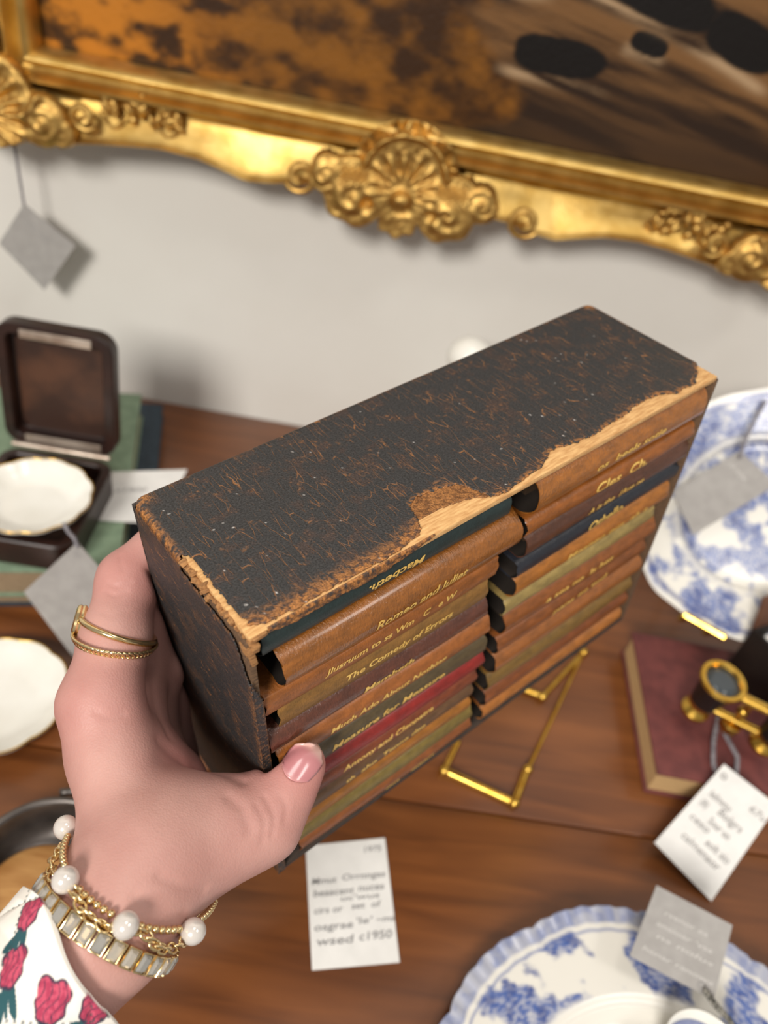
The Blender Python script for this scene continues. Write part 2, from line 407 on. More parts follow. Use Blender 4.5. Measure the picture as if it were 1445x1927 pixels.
b = MB(); bbox(b, .2, T, -D+1, -.3, T, H-1); bl_build(b, 'side_board', m_cardd, slip)
b = MB(); bbox(b, W-T, W-.2, -D+1, .2, T*.6, H-1); bl_build(b, 'side_board', m_cardd, slip)
b = MB(); bbox(b, 1, W-1, -D+1, .2, H-T, H-.3); bl_build(b, 'bottom_board', m_darkedge, slip)
b = MB(); bbox(b, 1, W-1, -D+.3, -D+T, T, H-T); bl_build(b, 'back_board', m_cardd, slip)

def leather(name):
    """cracked dark leather: colour attribute times fine grain, with hairline cracks showing the tan hide"""
    k = NT(name); setp(k.b, None, .50, spec=.45)
    col = k.n('ShaderNodeAttribute', attribute_name='Col').outputs['Color']
    # long wandering cracks across the depth
    wv = k.n('ShaderNodeTexNoise'); wv.inputs['Scale'].default_value = .09; wv.inputs['Detail'].default_value = 5
    k.l(k.coord('tex', (1, 1, 1)), wv.inputs['Vector'])
    ad = k.n('ShaderNodeVectorMath', operation='MULTIPLY_ADD'); k.l(wv.outputs['Color'], ad.inputs[0]); ad.inputs[1].default_value = (4.5, 4.5, 4.5)
    k.l(k.coord('tex', (2.1, .34, .34)), ad.inputs[2])
    vo = k.n('ShaderNodeTexVoronoi', feature='DISTANCE_TO_EDGE'); vo.inputs['Scale'].default_value = .17; k.l(ad.outputs[0], vo.inputs['Vector'])
    nz = k.n('ShaderNodeTexNoise'); nz.inputs['Scale'].default_value = .11; nz.inputs['Detail'].default_value = 6; nz.inputs['Roughness'].default_value = .7; k.l(k.coord('tex'), nz.inputs['Vector'])
    r1 = k.n('ShaderNodeMapRange'); r1.inputs[1].default_value = .026; r1.inputs[2].default_value = .004; r1.clamp = True; k.l(vo.outputs['Distance'], r1.inputs[0])
    r2 = k.n('ShaderNodeMapRange'); r2.inputs[1].default_value = .45; r2.inputs[2].default_value = .60; k.l(nz.outputs['Fac'], r2.inputs[0])
    mu = k.n('ShaderNodeMath', operation='MULTIPLY'); k.l(r1.outputs[0], mu.inputs[0]); k.l(r2.outputs[0], mu.inputs[1])
    gr = k.n('ShaderNodeTexNoise'); gr.inputs['Scale'].default_value = 1.7; gr.inputs['Detail'].default_value = 3; k.l(k.coord('tex'), gr.inputs['Vector'])
    r3 = k.n('ShaderNodeMapRange'); r3.inputs[1].default_value = .35; r3.inputs[2].default_value = .68; r3.inputs[3].default_value = .50; r3.inputs[4].default_value = 1.5; k.l(gr.outputs['Fac'], r3.inputs[0])
    m1 = k.n('ShaderNodeMix', data_type='RGBA', blend_type='MULTIPLY'); m1.inputs['Factor'].default_value = 1
    k.l(col, m1.inputs['A']); k.l(r3.outputs[0], m1.inputs['B'])
    m2 = k.n('ShaderNodeMix', data_type='RGBA'); k.l(mu.outputs[0], m2.inputs['Factor']); k.l(m1.outputs['Result'], m2.inputs['A']); m2.inputs['B'].default_value = L4((150, 102, 62))
    k.l(m2.outputs['Result'], k.b.inputs['Base Color'])
    h = k.n('ShaderNodeMath', operation='SUBTRACT'); k.l(gr.outputs['Fac'], h.inputs[0]); k.l(mu.outputs[0], h.inputs[1])
    bp = k.n('ShaderNodeBump'); bp.inputs['Strength'].default_value = .55; bp.inputs['Distance'].default_value = .00035
    k.l(h.outputs[0], bp.inputs['Height']); k.l(bp.outputs[0], k.b.inputs['Normal'])
    return k.m
m_leather = leather('black_leather')
LEA, ORA, BRO = lin((52, 51, 51)), lin((166, 110, 58)), lin((88, 62, 48))
def sheet(name, P, keep, col, tex, thick=.45):
    m = keep[:-1, :-1] & keep[1:, :-1] & keep[:-1, 1:] & keep[1:, 1:]
    o = MB().grid(BL(P), mask=m).build(name, m_leather, slip, col=col, tex=tex, recalc=False, sharp=0)
    bm = bmesh.new(); bm.from_mesh(o.data); bmesh.ops.delete(bm, geom=[v for v in bm.verts if not v.link_faces], context='VERTS'); bm.to_mesh(o.data); bm.free()
    md = o.modifiers.new('thick', 'SOLIDIFY'); md.thickness = thick/1000; md.offset = 0
    return o
# torn front edge of the top leather: v limit along u
tu = [-1, 0, 3, 7, 17, 29, 44, 53, 57, 63, 66, 68, 69.5, 72, 77, 83, 89, 92, 94, 99, 113, 118, 123, 127, 131, 137, 146, 156, 165, 173, 184, 190, 194, 206, 212, 217, 221]
tv = [-11, -10, -3.4, -1.6, -.9, -1.3, -.9, -.8, -1.9, -2.6, -4.2, -8.3, -14.2, -15.6, -16.2, -14.8, -13.2, -6.5, -1.6, -.8, -2.3, -2.7, -4.6, -6.4, -6.7, -5.0, -3.6, -4.4, -4.4, -6.3, -6.6, -4.8, -2.2, -2.3, -5.2, -9.2, -13]
uu, vv = np.meshgrid(np.arange(-.6, W+.61, .45), np.arange(-D-.3, .01, .45), indexing='ij')
r = 2.6
eu = np.maximum(np.maximum(r-.6-uu, uu-(W+.6-r)), 0); ev = np.maximum(-D-.3+r-vv, 0)
cr = 4.2; qu = np.maximum(np.maximum(cr-.6-uu, uu-(W+.6-cr)), 0); qv = np.maximum(-D-.3+cr-vv, 0)
dd_ = np.where((qu > 0) & (qv > 0), np.hypot(qu, qv)-cr, np.maximum(eu, ev)-r)
ee = np.clip(dd_+r, 0, r); ww = -.55+(r-np.sqrt(np.maximum(r*r-ee*ee, 0)))
jag = 1.6*(fbm(uu*.35, vv*.35, 4, 31)-.5)+.7*(vnoise(uu*1.6, vv*1.6, 32)-.5)
edge = np.interp(uu, tu, tv)+jag
keep = (vv < np.minimum(edge, -.25)) & (dd_ <= .05)
keep &= ~((uu < 2.4+1.6*(fbm(vv*.5, uu*.5, 3, 34)-.4)+.9*smooth(-14, -2, vv)) & (vv > -37+2*jag))
keep &= ~((uu < 5.5) & (vv > -6.5) & (uu-vv*1.0 < 9.5+2*jag) & (np.hypot(uu-9, vv+9) > 9))
n1 = fbm(uu*.22, vv*.22, 5, 41); n2 = fbm(uu*1.1, vv*1.1, 4, 44)
c = mix(LEA, lin((80, 58, 48)), smooth(.54, .76, n1)*.40)
dfr = edge-vv                                        # distance back from the torn edge
rub = smooth(7.5, .5, dfr)*(uu < 67)*smooth(.30, .55, n2+.35*smooth(4, 0, dfr))
rub = np.maximum(rub, smooth(2.6, .4, dfr)*(uu >= 67)*smooth(.45, .6, n2)*.9)
rub = np.maximum(rub, smooth(3.2, .2, uu+.6)*smooth(.40, .62, n2+.15))
rub = np.maximum(rub, smooth(2.2, .1, vv+D+.3)*smooth(.47, .60, n1+.12*(n2-.5)))
rub = np.maximum(rub, smooth(9, 2, np.hypot(uu-0, vv+D))*smooth(.38, .60, n2)); rub = np.maximum(rub, smooth(9, 3, np.hypot(uu-W, vv+D))*.9*smooth(.3, .5, n2+.2))
rub = np.maximum(rub, smooth(3, .3, W+.6-uu)*smooth(.42, .62, n2))
rub = np.maximum(rub, smooth(.66, .78, n2)*smooth(.50, .66, n1)*.35)
c = mix(c, mix(BRO, ORA, smooth(.35, .6, n2)), np.clip(rub, 0, 1))
sp = np.zeros_like(uu)
for k in range(60):
    a, bb = rng.random()*W, -rng.random()*D; sp = np.maximum(sp, np.hypot(uu-a, vv-bb) < .22+.12*rng.random())
c = mix(c, lin((196, 190, 184)), sp*.8)
sheet('leather_top', np.stack([uu, vv, ww], 2), keep, c, np.stack([uu, vv, ww], 2))
# peeled patch of felted hide under the tear
uf, vf = np.meshgrid(np.arange(67, 96, .5), np.arange(-16.5, -1, .5), indexing='ij')
low = np.interp(uf, [67, 70, 76, 84, 90, 95], [-8.6, -7.4, -7.8, -6.6, -4.4, -1.6])+1.2*(fbm(uf*.5, vf*.5, 3, 51)-.5)
cf = mix(lin((104, 66, 34)), lin((156, 104, 56)), smooth(.3, .7, fbm(uf*.9, vf*.9, 4, 52)))
sheet('peeled_patch', np.stack([uf, vf, -.28-.1*fbm(uf*.4, vf*.4, 2, 53)], 2), vf < low, cf, np.stack([uf, vf, 0*uf+90], 2), .25)
# rubbed hide folded over the front edge of the top board
uf, wf = np.meshgrid(np.arange(7, 68, .45), np.arange(-.6, 4.2, .3), indexing='ij')
lowe = np.interp(uf, [7, 14, 20, 30, 40, 50, 56, 62, 68], [1.2, 2.8, 3.4, 2.9, 3.6, 3.2, 2.2, 1.2, .4])+1.6*(fbm(uf*.5, wf*.2, 4, 55)-.5)
n5 = fbm(uf*.9, wf*.9, 4, 56)
cf = mix(mix(ORA, lin((112, 74, 44)), smooth(.40, .58, n5)), LEA, smooth(.58, .70, n5)*.8)
sheet('leather_turn_in', np.stack([uf, .12+.25*(n5-.3)-.5*smooth(0, -.6, wf), wf], 2), wf < lowe, cf, np.stack([uf, wf+1300, 0*uf], 2), .3)
# left side
vv, ww = np.meshgrid(np.arange(-D-.3, .6, .45), np.arange(2.0, H+.3, .45), indexing='ij')
n1 = fbm(vv*.2, ww*.2, 5, 61); n2 = fbm(vv*1.1, ww*1.1, 4, 62); jag = 1.8*(fbm(vv*.4, ww*.4, 4, 63)-.5)
keep = ~((ww < 4.2+2.2*(fbm(vv*.45, ww*.1, 3, 64)-.4)) & (vv > -37)) & ~(vv > -(7.6-.34*ww)+jag)
ev = np.maximum(-D-.3+r-vv, 0); un = -.55+(r-np.sqrt(np.maximum(r*r-np.minimum(ev, r)**2, 0)))
c = mix(LEA*.95, lin((82, 62, 50)), smooth(.5, .72, n1)*.6)
rub = smooth(3, .3, ww-2-2*(vv > -37))*smooth(.42, .6, n2)+smooth(3.0, .2, -vv)*smooth(.38, .58, n2)*.8+smooth(.68, .8, n2)*smooth(.52, .66, n1)*.3
rub = np.maximum(rub, smooth(3, .2, vv+D+.3)*smooth(.45, .6, n2)*.7)
c = mix(c, mix(BRO, ORA, smooth(.35, .6, n2)*.7), np.clip(rub*.6, 0, 1))
sheet('leather_side', np.stack([un, vv, ww], 2), keep, c, np.stack([ww, vv+300, un], 2))
# turned-in leather on the left front edge, back, right side and bottom
uu, ww = np.meshgrid(np.arange(-.5, 3.0, .35), np.arange(16, H, .45), indexing='ij')
n2 = fbm(uu*1.1, ww*1.1, 4, 72)
c = mix(LEA*.8, mix(BRO, ORA, n2), np.clip(smooth(2.0, 2.9, uu+.6*(n2-.5))*.7+smooth(.55, .7, n2)*.35, 0, 1))
sheet('leather_turn_in', np.stack([uu, .35+.2*(n2-.5), ww], 2), (ww > 20+4*uu+3*(n2-.5)) & (uu < 2.9+.5*(n2-.5)), c, np.stack([ww, uu+500, 0*uu], 2), .3)
uu, ww = np.meshgrid(np.arange(-.5, W+.5, 1.0), np.arange(2.2, H+.3, 1.0), indexing='ij')
sheet('leather_back', np.stack([uu, 0*uu-D-.35, ww], 2), uu == uu, mix(LEA, BRO, smooth(.5, .75, fbm(uu*.2, ww*.2, 4, 81))*.5), np.stack([uu, ww+700, 0*uu], 2))
vv, ww = np.meshgrid(np.arange(-D-.3, .3, .8), np.arange(2.2, H+.3, .8), indexing='ij')
n2 = fbm(vv*1.1, ww*1.1, 4, 82)
sheet('leather_side', np.stack([0*vv+W+.3, vv, ww], 2), vv < -.2+.8*(n2-.5), mix(LEA, mix(BRO, ORA, n2), smooth(4, .2, -vv)*.7), np.stack([ww, vv+900, 0*vv], 2))
uu, vv = np.meshgrid(np.arange(-.5, W+.5, 1.0), np.arange(-D-.3, .3, 1.0), indexing='ij')
sheet('leather_bottom', np.stack([uu, vv, 0*uu+H+.1], 2), uu == uu, mix(LEA, BRO, smooth(.5, .75, fbm(uu*.2, vv*.2, 4, 83))*.5), np.stack([uu, vv+1100, 0*uu], 2))
# crumbled board at the broken corner
rg = np.random.default_rng(5)
for k in range(26):
    t = k/25; v = -37+36*t+rg.random()*1.2; b = MB()
    s = (1.3+1.5*rg.random(), 1.4+1.8*rg.random(), .8+1.2*rg.random()); a = rg.normal(0, .45, 3)
    R = np.array(Matrix.Rotation(a[0], 3, 'X') @ Matrix.Rotation(a[1], 3, 'Y') @ Matrix.Rotation(a[2], 3, 'Z'))
    b.box((.2+1.6*rg.random()+1.3*smooth(.6, 1, t), min(v, -.6), .4+2.4*rg.random()+1.5*t*rg.random()), np.array(s), R, .25)
    bl_build(b, 'board_crumb', m_crumb, slip)
for (u, v, w, su, sv, sw, tz) in ((1.0, .3, 7.5, 2.0, 1.4, 8, .12), (2.2, .7, 4.0, 2.4, 1.5, 3.0, -.2), (.9, -2.6, 11.0, 1.0, 3.6, 13, .1), (4.2, .2, 1.0, 4.6, 1.0, 1.5, .08)):
    b = MB(); b.box((u, v, w), (su, sv, sw), np.array(Matrix.Rotation(tz, 3, 'Y')), .35); bl_build(b, 'board_splinter', m_crumb, slip)

# ------------------------------------------------------------------ the miniature books
def calf(name, c, dark=.74, rough=.40, grain=2.6, gl=.5):
    k = NT(name); setp(k.b, None, rough, spec=.5, coat=.5 if gl > .7 else .12)
    nz = k.n('ShaderNodeTexNoise'); nz.inputs['Scale'].default_value = .34; nz.inputs['Detail'].default_value = 8; nz.inputs['Roughness'].default_value = .72
    k.l(k.coord('tex', (.45, 1, 1)), nz.inputs['Vector'])
    rp = k.n('ShaderNodeValToRGB'); e = rp.color_ramp.elements; cc = np.array(c, float)
    e[0].position = .28; e[0].color = L4(cc*dark); e[1].position = .66; e[1].color = L4(np.minimum(cc*1.08, 255))
    k.l(nz.outputs['Fac'], rp.inputs[0]); k.l(rp.outputs[0], k.b.inputs['Base Color'])
    g = k.n('ShaderNodeTexNoise'); g.inputs['Scale'].default_value = grain*.34; g.inputs['Detail'].default_value = 3; k.l(k.coord('tex', (1.6, .8, .8)), g.inputs['Vector'])
    bp = k.n('ShaderNodeBump'); bp.inputs['Strength'].default_value = gl; bp.inputs['Distance'].default_value = .0005
    k.l(g.outputs['Fac'], bp.inputs['Height']); k.l(bp.outputs[0], k.b.inputs['Normal'])
    return k.m
m_pages = mat('aged_pages_shaded', (84, 62, 40), (60, 43, 28), .9, nscale=30)  # aged paper tone, darkened further for the shade inside the covers
m_hollow_shade = mat('cover_hollow_shade', (46, 34, 25), (32, 24, 17), .85, nscale=60)  # inner cover faces coloured dark: painted shade in the hollow spine ends
m_gilt = mat('gilt_lettering', (244, 204, 112), (230, 184, 92), .45, .2, nscale=400)
_cm = {}
def book(col, u0, u1, w0, w1, rgb, label, title=None, t0=0, t1=0, tpos=.6, th=3.4, bulge=.42, vap=0.0, flip=False, rough=.40, gl=.5, shear=.25, sag=.5, seed=0):
    if rgb not in _cm: _cm[rgb] = calf('calf_%d_%d_%d' % rgb, tuple(np.array(rgb)*(.88, .89, .68)), rough=rough, gl=gl)
    m = _cm[rgb]; rg = np.random.default_rng(seed+1)
    hh = (w1-w0)/2-.12; wc = (w0+w1)/2; bd = hh*bulge*1.6; t = .42
    al = np.linspace(-PI/2, PI/2, 17)
    def prof(ins):
        q = [(-62.0, -(hh-ins))]+[(vap-bd-12., -(hh-ins))]
        q += [(vap-bd+(bd-ins)*math.cos(a), (hh-ins)*math.sin(a)) for a in al]
        q += [(vap-bd-12., hh-ins), (-62.0, hh-ins)]
        return np.array(q)
    po, pi = prof(0), prof(t); loop = np.concatenate([po, pi[::-1]]); nl = len(loop); no = len(po)
    us = np.linspace(u0, u1, 30); ph = rg.random()*6
    P = []
    for i, u in enumerate(us):
        x = (u-u0)/(u1-u0)
        dv = .28*math.sin(x*5+ph)+sag*.35*math.sin(x*PI); dw = .12*math.sin(x*4+ph*2)
        P.append(np.stack([np.full(nl, u)+(.35*np.sin(np.arange(nl)*.9+ph) if i in (0, 29) else 0), loop[:, 0]+dv, wc+loop[:, 1]+dw], 1))
    P = np.array(P); b = MB(); b.grid(P, closed_v=True)
    b.mi = [1 if no <= q % nl < nl-1 else 0 for q in range(len(b.F))]
    for i in (0, 29):
        o = i*nl
        for j in range(no-1): b.F.append((o+j, o+j+1, o+nl-2-j, o+nl-1-j)); b.mi.append(0)
    root = thing('miniature_book', label, 'book', BL(((u0+u1)/2, -30, w1)), 'miniature books in the slipcase')
    tx = np.concatenate(b.V)+A3(37*seed, 53*seed, 0)
    bl_build(b, 'cover', [m, m_hollow_shade], root, tex=tx, sharp=50)
    p = MB(); bbox(p, u0+7.5, u1-6.5, -61, vap-bd-2.6, w0+t+.25, w1-t-.25, .3); bl_build(p, 'page_block', m_pages, root)
    if title:
        V, Fc = text_tris(title, shear, .024)
        x0, x1 = V[:, 0].min(), V[:, 0].max(); k = (t1-t0)/(x1-x0); X = (V[:, 0]-x0)*k; Y = (V[:, 1]-.33)*th*1.25
        if flip: X = (t1-t0)-X; Y = -Y
        uq = t0+X; s = (tpos-.5)*2*hh-Y                          # position down the spine
        a = np.arcsin(np.clip(s/hh, -.97, .97)); x = (uq-u0)/(u1-u0)
        dv = .28*np.sin(x*5+ph)+sag*.35*np.sin(x*PI); dw = .12*np.sin(x*4+ph*2)
        off = .16
        Q = np.stack([uq, vap-bd+(bd+off)*np.cos(a)+dv, wc+(hh+off*.4)*np.sin(a)+dw], 1)
        MB().add(BL(Q), Fc).build('spine_title', m_gilt, root, smooth=False, recalc=False)
    return root
TAN, TAN2, RUST, MAR, NAV = (168, 102, 50), (180, 112, 56), (146, 82, 48), (98, 56, 48), (38, 40, 62)
def uon(px, v=0.0):      # slipcase coordinates of a point seen on the front plane
    c0 = RB.T @ (CAM-OB); q = RB.T @ ray(*px); return (c0+q*((v/1000-c0[1])/q[1]))*1000
def tx(a, b): return dict(t0=uon(a)[0], t1=uon(b)[0])
L = 'left'
book(L, 5, 104, 2.6, 15.5, (36, 52, 66), 'dark blue miniature book with upside-down gilt title under the slipcase top', 'Macbeth.', flip=True, tpos=.54, th=3.4, bulge=.5, vap=-.9, seed=1, rough=.55, **tx((697, 1122), (803, 1058)))
book(L, 10, 110, 15.5, 33.5, (158, 94, 44), 'thick glossy tan miniature book second in the left column', 'Romeo and Juliet', tpos=.53, th=4.4, bulge=.62, vap=2.2, seed=2, rough=.30, gl=.9, **tx((698, 1200), (868, 1095)))
book(L, 3.5, 103, 33.5, 43.5, (166, 96, 50), 'orange-brown miniature book with rubbed flat spine below the thick tan one', 'Jlusruum to ss Wm   C   e W', tpos=.45, th=3.0, bulge=.14, vap=-.3, seed=3, rough=.5, **tx((612, 1275), (858, 1135)))
book(L, 8, 99.5, 43.5, 55.0, (150, 104, 58), 'suede-like light brown miniature book, gilt title fourth in the left column', 'The Comedy of Errors', tpos=.42, th=3.0, bulge=.22, vap=-.2, seed=4, rough=.75, **tx((652, 1283), (850, 1165)))
book(L, 3.5, 101, 55.0, 68.5, (106, 58, 52), 'maroon miniature book with wrinkled glossy spine in the left column', 'Mambeth', tpos=.52, th=3.2, bulge=.55, vap=.3, seed=5, rough=.30, gl=.9, **tx((684, 1303), (778, 1240)))
book(L, 6, 104.5, 68.5, 81.5, (172, 100, 58), 'orange tan miniature book directly above the grey-green one', 'Much Ado About Nothing', tpos=.47, th=3.0, bulge=.40, vap=.3, seed=6, rough=.4, **tx((622, 1378), (836, 1250)))
book(L, 5, 105, 81.5, 93.5, (98, 80, 66), 'grey-brown miniature book directly above the bright red one', 'Measure for Measure', tpos=.47, th=3.6, bulge=.32, vap=.1, seed=7, rough=.5, **tx((624, 1405), (836, 1272)))
book(L, 5, 106, 93.5, 104.5, (156, 40, 42), 'bright red miniature book in the left column', None, bulge=.4, vap=.2, seed=8, rough=.45)
book(L, 5, 103.5, 104.5, 114.5, (140, 68, 48), 'rust brown miniature book under the bright red one', 'Antony and Cleopatra', tpos=.36, th=3.0, bulge=.36, vap=.1, seed=9, rough=.4, **tx((644, 1425), (818, 1308)))
book(L, 5, 102.5, 114.5, 124.5, (116, 80, 64), 'dull purple-brown miniature book fourth from the bottom of the left column', 'th  aho  Tenne dee', tpos=.42, th=2.4, bulge=.36, vap=.1, seed=10, rough=.45, **tx((650, 1465), (800, 1368)))
book(L, 5.5, 102.5, 124.5, 134.5, (174, 108, 46), 'ochre miniature book above the olive one in the left column', None, bulge=.4, vap=.1, seed=11, rough=.4)
book(L, 6.5, 105, 134.5, 145.5, (136, 112, 66), 'olive miniature book above the lowest one in the left column', None, bulge=.30, vap=.2, seed=12, rough=.5)
book(L, 11, 106, 145.5, 154.6, (150, 84, 50), 'brown miniature book lowest in the left column', 'on   eaan', tpos=.5, th=2.2, bulge=.46, vap=.3, seed=13, rough=.35, **tx((722, 1500), (812, 1432)))
R_ = 'right'
book(R_, 116.5, 215, 3.2, 22.5, (176, 106, 50), 'big glossy tan miniature book topmost in the right column', 'os  beels sotie', tpos=.47, th=3.2, bulge=.62, vap=1.2, seed=21, rough=.30, gl=1.0, **tx((1112, 905), (1243, 822)))
book(R_, 115.5, 216, 22.5, 32.0, (164, 94, 46), 'tan miniature book second in the right column, two large gilt capitals', 'Cles  Ch,', tpos=.40, th=4.0, bulge=.5, vap=.3, seed=22, rough=.35, **tx((1124, 912), (1218, 858)))
book(R_, 117, 216.5, 32.0, 44.5, (100, 60, 54), 'dark maroon miniature book above the navy one', 'A is the  (Aue ne', tpos=.50, th=3.0, bulge=.5, vap=.3, seed=23, rough=.32, **tx((1105, 968), (1208, 908)))
book(R_, 115, 216, 44.5, 54.5, (40, 42, 66), 'navy blue miniature book in the right column', 'Othello.', tpos=.47, th=4.2, bulge=.45, vap=.0, seed=24, rough=.4, **tx((1106, 998), (1172, 960)))
book(R_, 116.5, 214, 54.5, 67.5, (184, 112, 54), 'light orange tan miniature book just below the navy one', 'Meaneo eus  ah a', tpos=.50, th=3.0, bulge=.55, vap=.4, seed=25, rough=.38, **tx((1064, 1058), (1208, 975)))
book(R_, 114, 209.5, 67.5, 77.5, (176, 148, 112), 'cream coloured miniature book in the right column', None, bulge=.35, vap=-.6, seed=26, rough=.55)
book(R_, 115.5, 215, 77.5, 92.0, (154, 88, 50), 'rust brown miniature book below the cream one', 'a sea no  ls hes', tpos=.40, th=2.8, bulge=.5, vap=.4, seed=27, rough=.35, **tx((1032, 1108), (1158, 1028)))
book(R_, 114, 213.5, 92.0, 104.0, (146, 82, 46), 'brown miniature book sixth from the bottom of the right column', 'pans ee tod', tpos=.44, th=2.6, bulge=.45, vap=.0, seed=28, rough=.35, **tx((1045, 1128), (1150, 1060)))
book(R_, 114.5, 215, 104.0, 119.0, (170, 100, 54), 'plump orange brown miniature book fourth from the bottom of the right column', None, bulge=.55, vap=.6, seed=29, rough=.35, gl=.8)
book(R_, 113, 214, 119.0, 131.5, (140, 104, 62), 'olive brown miniature book third from the bottom of the right column', None, bulge=.4, vap=.1, seed=30, rough=.45)
book(R_, 113.5, 215, 131.5, 144.0, (140, 76, 46), 'rust miniature book second from the bottom of the right column', None, bulge=.45, vap=.2, seed=31, rough=.35)
book(R_, 113, 214, 144.0, 154.6, (184, 112, 62), 'light tan miniature book lowest in the right column', None, bulge=.5, vap=.5, seed=32, rough=.35)
# ------------------------------------------------------------------ the hand: rounded limbs melted into one surface
def PX(x, y, d, r): return (at_d(x, y, d), r*d/F)
def bu(p): return BL(p)
CH = []
def limb(ch, *nodes): CH.append((ch, nodes))
idx_p = PX(205, 1300, .262, 74)
_tipI = (bu((22, -D-8.2, 40)), .0080); _dipI = (bu((7.5, -D-9.5, 36.5)), .0084)
limb('arm', PX(-60, 2010, .205, 138), PX(206, 1729, .225, 124), PX(276, 1618, .236, 111))
limb('palm', PX(262, 1620, .240, 92), PX(190, 1332, .258, 74))
limb('palm', PX(300, 1600, .250, 100), PX(232, 1345, .278, 72))
limb('palm', PX(340, 1600, .262, 90), PX(262, 1370, .300, 66))
limb('palm', PX(375, 1610, .270, 80), PX(305, 1420, .318, 58))
limb('palm', PX(276, 1618, .236, 106), PX(330, 1560, .248, 100), PX(400, 1560, .250, 86))
limb('palm', PX(215, 1420, .258, 82), PX(310, 1480, .272, 78))
limb('thumb', PX(360, 1590, .246, 92), PX(430, 1562, .251, 76), PX(492, 1544, .255, 73), PX(533, 1486, .2595, 54), PX(562, 1440, .2625, 51))
limb('index', PX(190, 1318, .258, 74), PX(218, 1200, .268, 60), PX(243, 1092, .278, 54), _dipI, _tipI)
limb('middle', PX(240, 1335, .280, 66), PX(268, 1215, .292, 56), (bu((-5.5, -D-3, 58)), .0088), (bu((9, -D-9.0, 59)), .0085), (bu((25, -D-8.2, 63)), .0080))
limb('ring', PX(268, 1360, .302, 60), (bu((-7.5, -D+6, 78)), .0090), (bu((-3, -D-6, 80)), .0086), (bu((10, -D-8.8, 81)), .0082), (bu((25, -D-8, 84)), .0076))
limb('little', PX(310, 1410, .318, 54), (bu((-6.0, -D+4, 100)), .0078), (bu((-2, -D-5, 101)), .0074), (bu((10, -D-7.6, 101)), .0070), (bu((21, -D-7.0, 103)), .0066))
allp = np.array([n[0] for _, ns in CH for n in ns])
VX = .0009
lo = allp.min(0)-.032; hi = allp.max(0)+.032
lo = np.maximum(lo, A3(-1, -1, 0)); dims = np.ceil((hi-lo)/VX).astype(int)
ax = [lo[i]+VX*np.arange(dims[i]) for i in range(3)]
GP = np.stack(np.meshgrid(*ax, indexing='ij'), -1).astype(np.float32)
def smin(a, b, k):
    h = np.maximum(k-np.abs(a-b), 0)/k; return np.minimum(a, b)-h*h*k*.25
def cone(a, b, ra, rb):
    out = np.full(dims, 1.0, np.float32); pad = max(ra, rb)+.016
    l0 = np.maximum(((np.minimum(a, b)-pad-lo)/VX).astype(int), 0); h0 = np.minimum(((np.maximum(a, b)+pad-lo)/VX).astype(int)+1, dims)
    sl = tuple(slice(l0[i], h0[i]) for i in range(3)); P = GP[sl]-a.astype(np.float32); ba = (b-a).astype(np.float32)
    t = np.clip((P@ba)/(ba@ba), 0, 1); out[sl] = np.linalg.norm(P-t[..., None]*ba, axis=-1)-(ra+t*(rb-ra)); return out
parts = {}
for ch, ns in CH:
    for (a, ra), (b_, rb) in zip(ns[:-1], ns[1:]):
        d = cone(a, b_, ra, rb); parts[ch] = d if ch not in parts else smin(parts[ch], d, .006)
fld = smin(smin(parts['arm'], parts['palm'], .012), parts['thumb'], .011)
fing = parts['index']
for n in ('middle', 'ring', 'little'): fing = smin(fing, parts[n], .0016)
fld = smin(fld, fing, .006)
# flesh flattens against the slipcase instead of entering it
loc = (GP-OB.astype(np.float32)) @ RB.astype(np.float32)*1000
dbx = np.maximum.reduce([-1.2-loc[..., 0], loc[..., 0]-W-1, -D-1.1-loc[..., 1], loc[..., 1]-3.3, -1.5-loc[..., 2], loc[..., 2]-H-1])/1000
fld = -smin(-fld, dbx.astype(np.float32), .002)
def surface_nets(f, lo, h):
    s = f < 0; nx, ny, nz = f.shape
    acc = np.zeros((nx-1, ny-1, nz-1, 3), np.float32); cnt = np.zeros((nx-1, ny-1, nz-1), np.float32)
    cs = [(i, j, k) for i in (0, 1) for j in (0, 1) for k in (0, 1)]
    g = lambda a, c: a[c[0]:nx-1+c[0], c[1]:ny-1+c[1], c[2]:nz-1+c[2]]
    for c in cs:
        for axx in range(3):
            if c[axx]: continue
            e = list(c); e[axx] = 1; a, b = g(f, c), g(f, tuple(e)); cr = (a < 0) != (b < 0)
            t = np.where(cr, a/np.where(cr, a-b, 1), 0)
            for q in range(3): acc[..., q] += np.where(cr, c[q]+(t if q == axx else 0), 0)
            cnt += cr
    act = cnt > 0; idx = -np.ones(act.shape, int); idx[act] = np.arange(act.sum())
    base = np.stack(np.nonzero(act), 1); V = lo+h*(base+acc[act]/cnt[act][:, None])
    Fs = []
    for axx in range(3):
        a = [slice(1, -1)]*3; a[axx] = slice(0, -1); b = list(a); b[axx] = slice(1, None)
        s0, s1 = s[tuple(a)], s[tuple(b)]; ii = np.nonzero(s0 != s1); fl = s0[ii]
        p = np.stack(ii, 1); o = np.ones(3, int); o[axx] = 0; p = p+o
        u, v = [(1, 2), (2, 0), (0, 1)][axx]; q = []
        for du, dv in ((1, 1), (0, 1), (0, 0), (1, 0)):
            r = p.copy(); r[:, u] -= du; r[:, v] -= dv; q.append(idx[r[:, 0], r[:, 1], r[:, 2]])
        q = np.stack(q, 1); q[~fl] = q[~fl][:, ::-1]; Fs.append(q)
    return V, np.concatenate(Fs)
HV, HF = surface_nets(fld, lo, VX)
